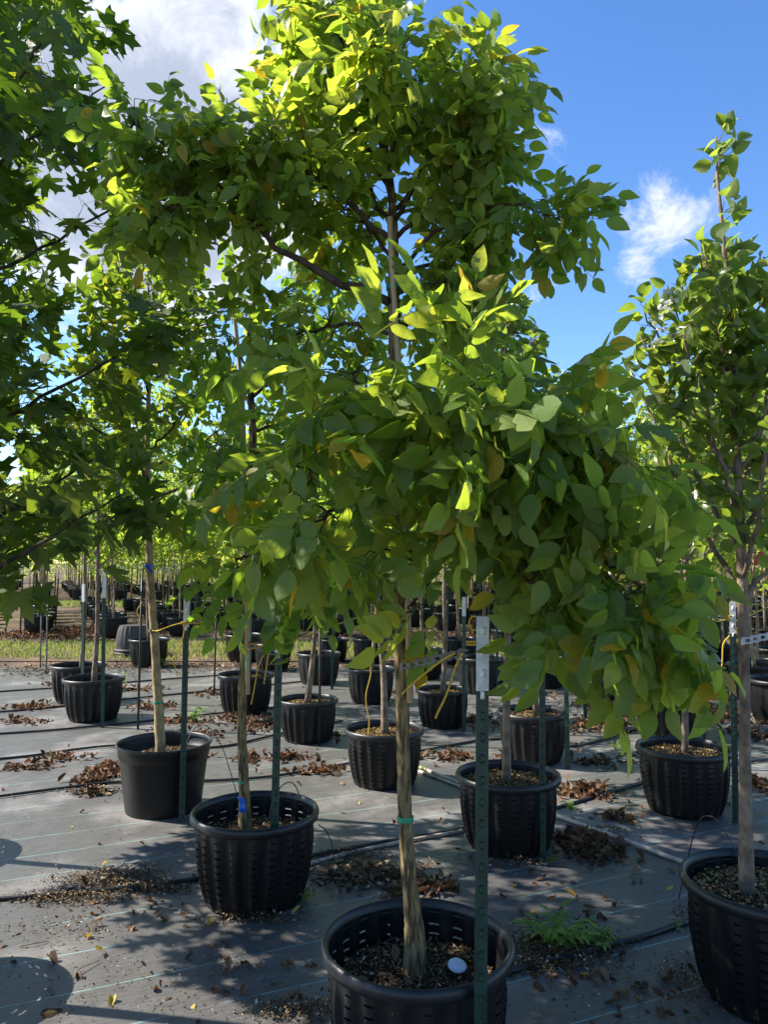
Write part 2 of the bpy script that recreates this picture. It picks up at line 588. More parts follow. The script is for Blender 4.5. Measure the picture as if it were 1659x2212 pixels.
def outline_tpl(pts, ctr, fold=0.15, curl=0.1, pet=0.6, jag=0.0):
    """star-shaped leaf from a right-half outline (tip last), fan from ctr"""
    half = np.array(pts, float)
    right = half
    left = half[1:-1][::-1] * [-1, 1]
    o = np.vstack([right, left])
    if jag:
        o = o + rng.normal(size=o.shape) * jag
    z = np.abs(o[:, 0]) * fold - curl * (o[:, 1] ** 2)
    V = np.vstack([[[ctr[0], ctr[1], -curl * ctr[1] ** 2]], np.column_stack([o, z])])
    n = len(o)
    T = [(0, 1 + (i + 1) % n, 1 + i) for i in range(n)]
    Mi = np.zeros(n + 1)
    Mi[0] = 0.8
    V[:, 1] += pet
    b = len(V)
    V = np.vstack([V, [[-.010, 0, 0], [.010, 0, 0], [.010, pet, 0], [-.010, pet, 0]]])
    T += [(b, b + 1, b + 2), (b, b + 2, b + 3)]
    return V, np.array(T, int), np.concatenate([Mi, [1] * 4])


def rot(axis, a):
    return np.array(Matrix.Rotation(a, 3, axis))


def compound_tpl(n=9, rl=0.24, ll=0.085, droop=0.7):
    """pinnate leaf: curved rachis with alternate leaflets and one at the end"""
    V, T, Mi, Of = [], [], [], []
    cnt = 0
    t = np.linspace(0, 1, 6)
    arc = rng.uniform(0.25, 0.6)
    side = rng.uniform(-0.12, 0.12)
    line = np.stack([side * rl * t ** 2, rl * t * (1 - 0.12 * arc * t), -arc * rl * t ** 2 * 0.6], 1)
    g = G()
    tube(g, line, np.linspace(.0022, .0010, 6), 3, False)
    rv = np.concatenate(g.v)
    rt = [q for f in g.f for q in ((f[0], f[1], f[2]), (f[0], f[2], f[3]))]
    V.append(rv)
    T.append(np.array(rt))
    Mi.append(np.ones(len(rv)))
    Of.append(np.zeros(len(rv)))
    cnt = len(rv)
    for i in range(n):
        last = i == n - 1
        s = 1.0 if last else 0.24 + 0.70 * i / (n - 1)
        k = s * 5
        a = int(min(k, 4))
        p = line[a] + (line[a + 1] - line[a]) * (k - a)
        l = ll * rng.uniform(0.85, 1.15) * (1.12 if last else (0.75 + 0.45 * s))
        v, tr, mi = leaf_tpl(l, l * rng.uniform(0.50, 0.60), fold=rng.uniform(0.1, 0.5), curl=rng.uniform(0.05, 0.35), pet=0.006, wave=0.05,
                             prof=((.05, .34), (.16, .74), (.34, 1.0), (.55, .95), (.74, .64), (.89, .27)))
        sd = 0 if last else (1 if i % 2 else -1)
        dr = droop * rng.uniform(0.6, 1.4)
        Rm = rot('Z', -sd * R(rng.uniform(48, 70))) @ rot('Y', sd * rng.uniform(-0.2, 0.5)) @ rot('X', -dr * (0.8 if last else 1.0))
        v = v @ Rm.T + p
        V.append(v)
        T.append(tr + cnt)
        Mi.append(mi)
        Of.append(np.full(len(v), rng.uniform(-.12, .12)))
        cnt += len(v)
    OFFS.append(np.concatenate(Of))
    return np.vstack(V), np.vstack(T), np.concatenate(Mi)


OFFS = []
MAPLE = [(0, 0), (.20, -.06), (.34, -.02), (.52, -.04), (.40, .12), (.34, .20), (.52, .28), (.72, .52), (.54, .50), (.50, .60), (.36, .50), (.17, .46), (.20, .66), (.30, .80), (.14, .80), (0, 1.08)]
GINK = [(0, 0), (.22, .16), (.48, .34), (.58, .52), (.46, .66), (.30, .74), (.16, .76), (.0, .58)]
TPL = {
    'compound': [compound_tpl(n, rl, ll, dr) for (n, rl, ll, dr) in
                 [(9, .25, .085, .55), (8, .22, .088, .8), (10, .27, .080, .45), (7, .20, .092, .9), (9, .24, .084, 1.05), (8, .23, .085, .35)]],
    'maple': [outline_tpl(MAPLE, (0, .30), f, c, .55, .012) for f, c in ((.15, .12), (.3, .2), (.05, .3), (-.15, .15))],
    'ginkgo': [outline_tpl(GINK, (0, .34), f, c, .5, .02) for f, c in ((.2, .1), (.45, .2), (-.2, .2))],
    'pear': [leaf_tpl(1, .74, fold=f, curl=c, pet=.35, wave=.06, prof=((.07, .52), (.22, .92), (.42, 1.0), (.64, .84), (.82, .5), (.93, .22))) for f, c in ((.5, .35), (.8, .6), (.3, .2), (.6, .9))],
    'oval': [leaf_tpl(1, .5, fold=f, curl=c, pet=.15, wave=.05, prof=((.08, .45), (.28, .95), (.52, 1.0), (.75, .62), (.9, .26))) for f, c in ((.3, .2), (.5, .4), (.1, .1))],
    'far': [leaf_tpl(1, .55, prof=((.4, 1.0),), fold=.3, curl=.25), leaf_tpl(1, .5, prof=((.45, 1.0),), fold=.6, curl=.4)],
    'dead': [leaf_tpl(1, .55, fold=f, curl=c, pet=.1, wave=.25) for f, c in ((1.0, .5), (.7, -.5), (1.4, .8), (-.4, .3))],
    'chip': [leaf_tpl(1, .4, prof=((.2, .9), (.8, 1.0)), fold=.6, curl=.1, wave=.15), leaf_tpl(1, .6, prof=((.3, 1.0), (.7, .7)), fold=.3, curl=-.2, wave=.2)],
}
TPLMESH = {}
TPLOFF = {'compound': OFFS}


def tpl_mesh(kind, i, mat):
    key = (kind, i, mat.name)
    if key not in TPLMESH:
        v, t, mi = TPL[kind][i]
        TPLMESH[key] = tri_mesh('leaf', v, t, mat, TPLOFF[kind][i] + 1.0 if kind in TPLOFF else None, mi)
    return TPLMESH[key]


def frames(D, U):
    """rotation matrices with +Y along D and +Z near U"""
    D = D / (np.linalg.norm(D, axis=1)[:, None] + 1e-9)
    X = np.cross(D, U)
    X /= np.linalg.norm(X, axis=1)[:, None] + 1e-9
    Z = np.cross(X, D)
    return np.stack([X, D, Z], -1)


def scatter(kind, P, Rm, S, rnd, ti):
    V, T, A, Mi = [], [], [], []
    cnt = 0
    for i, (v, t, mi) in enumerate(TPL[kind]):
        k = np.where(ti == i)[0]
        if not len(k):
            continue
        W = np.einsum('nij,vj->nvi', Rm[k], v) * S[k][:, None, None] + P[k][:, None, :]
        V.append(W.reshape(-1, 3))
        T.append((t[None] + (np.arange(len(k)) * len(v))[:, None, None] + cnt).reshape(-1, 3))
        off = TPLOFF[kind][i] if kind in TPLOFF else np.zeros(len(v))
        A.append((np.repeat(rnd[k], len(v)) + np.tile(off, len(k))) % 1.0)
        Mi.append(np.tile(mi, len(k)))
        cnt += len(k) * len(v)
    return np.vstack(V), np.vstack(T), np.concatenate(A), np.concatenate(Mi)


def foliage(root, kind, mat, P, Rm, S, nparts, size=1.0):
    N = len(P)
    base = np.array(root.location)
    rnd = rng.random(N)
    ti = rng.integers(0, len(TPL[kind]), N)
    px, py, zc = project(P)
    score = S * size / zc * ((px > -40) & (px < 1700) & (py > -40) & (py < 2250))
    order = np.argsort(-score)
    part = order[:nparts][score[order[:nparts]] > 0]
    rest = np.setdiff1d(np.arange(N), part)
    for k in part:
        o = bpy.data.objects.new('leaf', tpl_mesh(kind, int(ti[k]), mat))
        COL.objects.link(o)
        o.parent = root
        m4 = np.eye(4)
        m4[:3, :3] = Rm[k] * S[k]
        m4[:3, 3] = P[k] - base
        o.matrix_basis = Matrix(m4.tolist())
    if len(rest):
        V, T, A, Mi = scatter(kind, P[rest] - base, Rm[rest], S[rest], rnd[rest], ti[rest])
        tag(obj('foliage', tri_mesh('foliage', V, T, mat, A, Mi), root), kind='stuff')


# ------------------------------------------------------------------ trees
def ridged_tube(g, line, rad, sides=44, rows=260):
    L = smooth_line(line[::3] if len(line) > 30 else line, rows)
    rr = np.interp(np.linspace(0, 1, rows), np.linspace(0, 1, len(rad)), rad)
    st0 = g.n
    tube(g, L, rr, sides, True)
    V = g.v[-1].reshape(rows, sides, 3)
    a = np.arange(sides) * 2 * math.pi / sides
    z = np.linspace(0, 1, rows)[:, None] * 60
    ph = 1.6 * np.sin(z * .55) + .9 * np.sin(z * 1.31 + 1) + .5 * np.sin(z * 2.9)
    rid = np.abs(np.sin(a[None] * 4.5 + ph * .6)) * .6 + np.abs(np.sin(a[None] * 8 - ph * .8 + z * .3)) * .4
    brk = np.sin(z * 2.1 + 3 * np.sin(a[None] * 3)) * .35
    flak = rng.normal(size=(rows, sides)) * .12
    k = 1 + .15 * (rid - .6 + brk * .5 + flak)
    V[:] = L[:, None, :] + (V - L[:, None, :]) * k[..., None]
    g.v[-1] = V.reshape(-1, 3)


def unit(v):
    return v / (np.linalg.norm(v) + 1e-9)


def build_tree(name, label, base, trunk, tr, bark, branches, kind, leafmat, nparts, group=None,
               lsize=(0.9, 1.15), per_twig=3, droop=0.35, upn=0.6, wob=0.05, cat='tree', leaf_size=0.25, tsides=14, ridged=False, bark_b=None, clear=None):
    """branches: list of (points, r0, r1, spread, n_twigs[, s0])"""
    root = empty(name, tuple(base), label, cat, group)
    tp = smooth_line(trunk, max(18, len(trunk) * 6))
    rr = np.interp(np.linspace(0, 1, len(tp)), np.linspace(0, 1, len(tr)), tr)
    g = G()
    if ridged:
        ridged_tube(g, tp, rr)
    else:
        tube(g, tp, rr, tsides, True, wob)
    obj('trunk', g.mesh('trunk', bark, base), root)
    P, D, S, U = [], [], [], []
    for br in branches:
        pts, r0, r1, spread, nt = br[:5]
        s0 = br[5] if len(br) > 5 else 0.25
        lsc = br[6] if len(br) > 6 else 1.0
        bl = smooth_line(pts, 16)
        bl[1:-1] += rng.normal(size=(14, 3)) * 0.006
        g = G()
        tube(g, bl, np.linspace(r0, r1, 16), 7, True, 0.05)
        T = np.gradient(bl, axis=0)
        for _ in range(nt):
            s = s0 + (1 - s0) * rng.random() ** 0.85
            k = s * 15
            a = int(min(k, 14))
            p = bl[a] + (bl[a + 1] - bl[a]) * (k - a)
            t = unit(T[a])
            q = rng.normal(size=3)
            q = unit(q - 0.6 * t * np.dot(q, t))
            d = unit(q * 0.9 + t * 0.55 + np.array([0, 0, 0.12]))
            l = spread * rng.uniform(0.25, 1.0)
            end = p + d * l + np.array([0, 0, -droop * 0.25 * l])
            mid = (p + end) / 2 + np.array([0, 0, 0.06 * l])
            tw = np.array([p, mid, end])
            tube(g, tw, np.array([0.0021, .0017, .0011]) * (1 if kind == 'compound' else .8), 4, False)
            m = max(1, int(round(per_twig * rng.uniform(0.6, 1.4))))
            for j in range(m):
                f = 1.0 if j == 0 else rng.uniform(0.25, 1.0)
                b = p + (end - p) * f + np.array([0, 0, 0.06 * l * 4 * f * (1 - f)])
                dd = d * (0.8 if j == 0 else 0.35) + rng.normal(size=3) * 0.55 + np.array([0, 0, -droop])
                P.append(b)
                D.append(dd)
                S.append(rng.uniform(*lsize) * lsc)
                U.append(np.array([0, 0, 1.0]) * upn + rng.normal(size=3) * 0.45)
        obj('branch', g.mesh('branch', bark_b or bark, base), root)
    P, D, S, U = map(np.array, (P, D, S, U))
    if clear:                      # the pruned side where the post stands close to the tree
        Q = P + D / np.linalg.norm(D, axis=1)[:, None] * S[:, None] * .14
        keep = ~((Q > clear[0]) & (Q < clear[1])).all(1)
        P, D, S, U = P[keep], D[keep], S[keep], U[keep]
    foliage(root, kind, leafmat, P, frames(D, U), S, nparts, leaf_size)
    return root


# ------------------------------------------------------------------ pots
RIBS = 20


def pot_meshes(hi=True, smoothpot=False, dusty=False):
    """unit pot: rim radius .30, height .41"""
    plast = M['dusty'] if dusty else M['plastic']
    seg = RIBS * 10 if hi else RIBS * 4
    rows = 61 if hi else 8
    per = seg // RIBS
    H = 0.385
    prof = []
    for i in range(rows):
        u = i / (rows - 1)
        r = 0.222 + 0.052 * (u ** 0.75) + 0.010 * math.sin(math.pi * u)
        prof.append((r, 0.002 + H * u))

    def mod(a, i):
        u = i / (rows - 1)
        c = np.cos(a * RIBS)
        return (0.0105 * np.sign(c) * np.abs(c) ** 0.55) * min(1.0, 3.2 * (1 - u)) * min(1.0, 0.35 + 4 * u)

    def skip(i, j):
        if not hi:
            return False
        return (j % per) in (0, 1, per - 2, per - 1) and i % 5 == 1 and 5 < i < rows - 7 and ((j + 1) // per) % 5 != 2

    g = G()
    if smoothpot:
        prof = [(.235, .002), (.243, .06), (.262, .22), (.275, .33), (.277, .345), (.286, .350), (.290, .40), (.292, .415)]
        lathe(g, prof, 72)
    else:
        lathe(g, prof, seg, mod, skip)
    n = g.n
    # floor of the pot
    r0 = prof[0][0]
    k = 40
    g.add([[r0 * math.cos(a), r0 * math.sin(a), 0.004] for a in np.arange(k) * 2 * math.pi / k], [tuple(range(k))])
    wall = g.mesh('wall', plast)
    g = G()
    if smoothpot:
        rp = [(.288, .405), (.298, .408), (.303, .416), (.301, .424), (.293, .426), (.286, .420), (.284, .40)]
    else:
        rp = [(.277, .368), (.292, .366), (.301, .372), (.3045, .384), (.304, .398), (.299, .409), (.291, .412), (.284, .407), (.279, .392), (.274, .372)]
    lathe(g, rp, 72 if hi else 40)
    rim = g.mesh('rim', M['rim'] if not dusty else plast)
    return wall, rim


def soil_mesh(z, r, n=28, rings=7):
    g = G()
    V = [[0, 0, z + .012]]
    Fc = []
    for i in range(1, rings + 1):
        for j in range(n):
            a = 2 * math.pi * j / n
            rr = r * i / rings
            V.append([rr * math.cos(a), rr * math.sin(a), z + rng.normal() * .006 + .012 * (1 - (i / rings) ** 2)])
    for j in range(n):
        Fc.append((0, 1 + j, 1 + (j + 1) % n))
        for i in range(rings - 1):
            a, b = 1 + i * n, 1 + (i + 1) * n
            k = (j + 1) % n
            Fc.append((a + j, b + j, b + k, a + k))
    # side of the root ball
    b = 1 + (rings - 1) * n
    st = len(V)
    for j in range(n):
        a = 2 * math.pi * j / n
        V.append([r * .86 * math.cos(a), r * .86 * math.sin(a), 0.02])
    for j in range(n):
        k = (j + 1) % n
        Fc.append((b + j, st + j, st + k, b + k))
    g.add(V, Fc)
    return g.mesh('soil', M['soil'])


POT_HI, POT_LO, POT_SM, POT_DU = pot_meshes(True), pot_meshes(False), pot_meshes(True, True), pot_meshes(False, False, True)
SOILS = {'deep': soil_mesh(0.285, 0.254), 'high': soil_mesh(0.345, 0.262), 'mid': soil_mesh(0.32, 0.258)}


def chips(n, z, rmax, s=(0.005, 0.019), mat=None, kind='chip'):
    a, r = rng.random(n) * 2 * math.pi, rmax * np.sqrt(rng.random(n))
    P = np.stack([r * np.cos(a), r * np.sin(a), z + .008 + .012 * (1 - (r / rmax) ** 2) + rng.random(n) * .008], 1)
    D = rng.normal(size=(n, 3)) * [1, 1, .25]
    U = np.array([0, 0, 1.0]) + rng.normal(size=(n, 3)) * .4
    V, T, A, Mi = scatter(kind, P, frames(D, U), rng.uniform(s[0], s[1], n), rng.random(n), rng.integers(0, len(TPL[kind]), n))
    return tri_mesh('mulch', V, T, mat or M['chip'], A, Mi)


MULCH = {k: chips(2600, z, r, mat=M[mt]) for k, z, r, mt in (('deep', .285, .245, 'chip'), ('high', .345, .255, 'chip_gold'), ('mid', .32, .25, 'chip'))}


def make_pot(loc, scale, label, group=None, meshes=POT_LO, soil='mid', mulch=True, rz=None, name='nursery_pot'):
    o = empty(name, tuple(loc), label, 'pot', group)
    o.scale = (scale,) * 3
    o.rotation_euler = (0, 0, random.uniform(0, 6.28) if rz is None else rz)
    obj('wall', meshes[0], o)
    obj('rim', meshes[1], o)
    if soil:
        s = obj('soil', SOILS[soil], o)
        if mulch:
            tag(obj('mulch', MULCH[soil], s), kind='stuff')
    return o


# near pots: centre x, y of the front of the base, rim width (pixels of the 1659 wide photograph)
NEAR = {
    'second': (549, 1988, 278), 'smooth': (352, 1772, 205), 'brown_mulch': (1099, 1860, 228), 'behind_main': (830, 1712, 174),
    'right_mid': (1481, 1774, 201), 'right_back': (1445, 1600, 145), 'mid_right': (1152, 1658, 155), 'mid_back': (957, 1580, 118),
    'left_mid': (665, 1612, 131), 'left_back': (530, 1548, 122), 'far_left': (200, 1562, 130), 'far_left_b': (167, 1522, 116),
    'beyond_a': (688, 1482, 97), 'beyond_b': (801, 1524, 107), 'beyond_c': (320, 1443, 86), 'beyond_d': (525, 1430, 82), 'beyond_e': (589, 1451, 84),
    'beyond_f': (800, 1437, 80), 'beyond_g': (1040, 1502, 112), 'beyond_h': (1434, 1470, 86), 'beyond_i': (1636, 1500, 100), 'beyond_j': (1566, 1450, 76),
    'beyond_k': (1250, 1440, 76), 'beyond_l': (718, 1432, 70), 'beyond_m': (1690, 1572, 140), 'beyond_n': (915, 1470, 92), 'beyond_o': (1180, 1490, 92),
    'beyond_p': (1330, 1520, 110),
}
POS, SCL = {}, {}
for k, (x, y, wd) in NEAR.items():
    p = ground(x, y)
    p = p * (1 + 0.225 / np.linalg.norm(p[:2]))
    px, py, zc = project(p)
    p = plane(x, py[0], p[1])
    p[2] = 0.006
    POS[k] = p
    SCL[k] = float(np.clip(wd * zc[0] / (F * 0.61), 0.86, 1.16))
POS['main'], SCL['main'] = np.array([.105, 2.50, .006]), 1.0
POS['right'], SCL['right'] = np.array([1.43, 2.93, .006]), 1.03

PL = {
    'main': ('black slotted pot holding the tallest yellow-green tree, wide open rim', POT_HI, 'deep'),
    'second': ('black slotted pot with blue tag in its soil, beside a green post', POT_HI, 'deep'),
    'smooth': ('smooth-walled round black pot without ribs or slots', POT_SM, 'mid'),
    'brown_mulch': ('black slotted pot with golden brown mulch, standing by the pale pipe', POT_HI, 'high'),
    'right': ('large black slotted pot of the leafy pear tree at the pipe end', POT_HI, 'high'),
    'behind_main': ('black ribbed pot standing behind the trunk of the tallest tree', POT_HI, 'high'),
    'right_mid': ('black slotted pot with sunlit mulch behind the leafy pear', POT_HI, 'high'),
    'right_back': ('black ribbed pot half hidden behind another pot beside brown leaf litter', POT_HI, 'mid'),
    'mid_right': ('black ribbed pot behind the golden mulch pot, under drooping leaves', POT_HI, 'high'),
    'mid_back': ('black ribbed pot with a thin pale trunk, right behind the tallest trunk', POT_HI, 'high'),
    'left_mid': ('black ribbed pot with sunlit soil between two dark posts', POT_HI, 'high'),
    'left_back': ('black ribbed pot behind the second tree trunk', POT_HI, 'high'),
    'far_left': ('black ribbed pot in front of its twin by the grass edge', POT_HI, 'mid'),
    'far_left_b': ('black ribbed pot tucked behind another pot by the grass edge', POT_HI, 'mid'),
}
MID = {'a': 'behind the sunlit pot between two dark posts', 'b': 'just left of the long hanging frayed twine', 'c': 'right beside the upturned pot stack', 'd': 'at the grass edge behind the second trunk',
       'e': 'between second trunk and its post, near the grass', 'f': 'half hidden behind the pot with hanging frayed twine', 'g': 'behind the studded post, in shade', 'h': 'far behind the pot beside leaf litter',
       'i': 'far behind the leafy pear trunk', 'j': 'behind the twine lines by the bright white post', 'k': 'glimpsed under the drooping leaves near the grass', 'l': 'at the grass edge, farthest behind the sunlit pot',
       'm': 'beyond the leafy pear, beside deep leaf litter', 'n': 'behind the thin pale trunk by the tallest tree', 'o': 'behind the trunk of the slender pear', 'p': 'behind drooping leaves, before the orange leaf litter'}
for k in POS:
    if k in PL:
        make_pot(POS[k], SCL[k], PL[k][0], None, PL[k][1], PL[k][2])
    else:
        make_pot(POS[k], SCL[k], 'black ribbed pot ' + MID[k[-1]], 'ribbed pots of the middle rows', POT_LO, 'high', False)

# upside-down stack of empty pots by the grass
p = ground(288, 1420)
p = p * (1 + .25 / np.linalg.norm(p[:2]))
st = empty('pot_stack', (p[0], p[1], 0.006), 'upside-down stack of empty grey ribbed pots on the grass edge', 'pot stack')
for k in range(3):
    q = empty('pot', (0, 0, .41 + .052 * k))
    q.parent = st
    q.rotation_euler = (math.pi, 0, .2 * k)
    q.scale = (1.06,) * 3
    obj('wall', POT_DU[0], q)
    obj('rim', POT_DU[1], q)

# ------------------------------------------------------------------ posts
def tpost_mesh(h, tip, w=.036):
    """T section, returns post (green) and tip (white) meshes"""
    t, d = .0045, .034
    sec = np.array([(-w / 2, 0), (w / 2, 0), (w / 2, t), (t / 2 + .001, t), (t / 2, d), (-t / 2, d), (-t / 2 - .001, t), (-w / 2, t)])
    out = []
    for z0, z1, mat, nm in ((0, h - tip, 'green_post', 'post'), (h - tip, h, 'white_tip', 'tip')):
        g = G()
        n = len(sec)
        lo = np.column_stack([sec, np.full(n, z0)])
        hi = np.column_stack([sec, np.full(n, z1)])
        g.add(np.vstack([lo, hi]), [(i, (i + 1) % n, n + (i + 1) % n, n + i) for i in range(n)] + [tuple(range(n))[::-1], tuple(range(n, 2 * n))])
        out.append(g.mesh(nm, M[mat], smooth=False))
    return out


def stud_mesh(mat):
    g = G()
    v = np.array([[-.006, 0, -.012], [.006, 0, -.012], [.006, 0, .012], [-.006, 0, .012], [-.003, -.007, -.004], [.003, -.007, -.004], [.003, -.007, .009], [-.003, -.007, .009]])
    g.add(v, [(0, 1, 5, 4), (1, 2, 6, 5), (2, 3, 7, 6), (3, 0, 4, 7), (4, 5, 6, 7)])
    return g.mesh('stud', mat, smooth=False)


POST, TIP = tpost_mesh(1.40, .20)
STUD, STUDW = stud_mesh(M['green_post']), stud_mesh(M['white_tip'])
g = G()
tube(g, [(0, 0, 0), (0, 0, .7), (0, 0, 1.40)], .011, 8)
ROD_BLACK, ROD_GREY = g.mesh('rod', M['black_post']), g.mesh('rod', M['grey_rod'])


def make_post(x, ytop, ybase, label, group=None, studs=0, rz=None, kind='t', pos=None, height=None):
    p = np.array(pos) if pos is not None else ground(x, ybase)
    if height is None:
        height = plane(x, ytop, p[1])[2]
    o = empty('stake', (p[0], p[1], -0.01), label, 'stake', group)
    o.scale = (1, 1, (height + .01) / 1.40)
    rzz = rz if rz is not None else random.uniform(-.6, .6)
    o.rotation_euler = (random.uniform(-.012, .012), random.uniform(-.015, .015), rzz)
    if kind == 't':
        obj('post', POST, o)
        obj('tip', TIP, o)
        if studs:
            for k in range(24):
                z = .05 + .057 * k
                obj('stud', STUD if z < 1.19 else STUDW, o, (0, 0, z))
    else:
        obj('rod', ROD_BLACK if kind == 'black' else ROD_GREY, o)
    return np.array([p[0], p[1], height])


STK = {}
STK['main'] = make_post(1030, 1320, 0, 'green studded metal post with a chipped white top beside the tallest tree', None, 1, .12, pos=(.262, 2.20, 0), height=1.445)
STK['second'] = make_post(588, 1318, 1980, 'dark green metal post in front of the pot with the blue tag', None, 1, -.2)
STK['smooth'] = make_post(392, 1285, 1778, 'green metal post with long white top in front of the smooth pot', None, 1, .1)
STK['brown'] = make_post(1174, 1300, 1862, 'green metal post in front of the golden mulch pot', None, 1, .3)
STK['rightmid'] = make_post(1590, 1300, 1778, 'green metal post with bright white top and yellow twine bow', None, 1, -.3)
STK['rightback'] = make_post(1523, 1282, 1600, 'green metal post with white top tied to yellow twine lines', None, 0, .1)
STK['farleft'] = make_post(220, 1245, 1573, 'green metal post with white top by the twin pots', None, 0, .1)
POSTS = [(1227, 1310, 1662, 't'), (297, 1250, 1577, 'black'), (462, 1290, 1502, 'black'), (690, 1300, 1612, 'black'), (1002, 1290, 1580, 't'), (536, 1250, 1548, 't'),
         (86, 1262, 1441, 'grey'), (99, 1262, 1457, 'grey'), (176, 1262, 1528, 't'), (717, 1290, 1490, 't'), (1265, 1310, 1552, 't'), (1075, 1300, 1502, 't'), (1420, 1300, 1540, 't')]
PLAB = {1227: 'green metal post right of the pot behind the golden mulch pot', 1002: 'green metal post right of the pot with the thin pale trunk', 536: 'green metal post close behind the second trunk',
        176: 'green metal post in the rear twin pot row', 717: 'green metal post between the grass-edge pots behind the sunlit pot', 1265: 'green metal post by the orange leaf litter',
        1075: 'green metal post behind the studded post, in shade', 1420: 'green metal post left of the pot beside leaf litter', 297: 'thin black rod behind the smooth pot', 462: 'thin black rod left of the second trunk', 690: 'thin black rod in front of the sunlit pot'}
for (x, yt, yb, kd) in POSTS:
    lab = {'t': 'green metal post with white top in the middle rows', 'black': 'thin black rod stuck in the ground by a middle row pot', 'grey': 'thin bare grey rod standing alone near the grass'}[kd]
    lab = PLAB.get(x, lab)
    make_post(x, yt, yb, lab, {'t': 'posts of the middle rows', 'black': 'black rods of the middle rows', 'grey': 'grey rods near the grass'}[kd], 0, None, kd)

# ------------------------------------------------------------------ the tallest (yellow-green) tree
def px_line(pts, Y0=None):
    """[(px, py, Y)] -> world"""
    return np.array([plane(x, y, Y) for (x, y, Y) in pts])


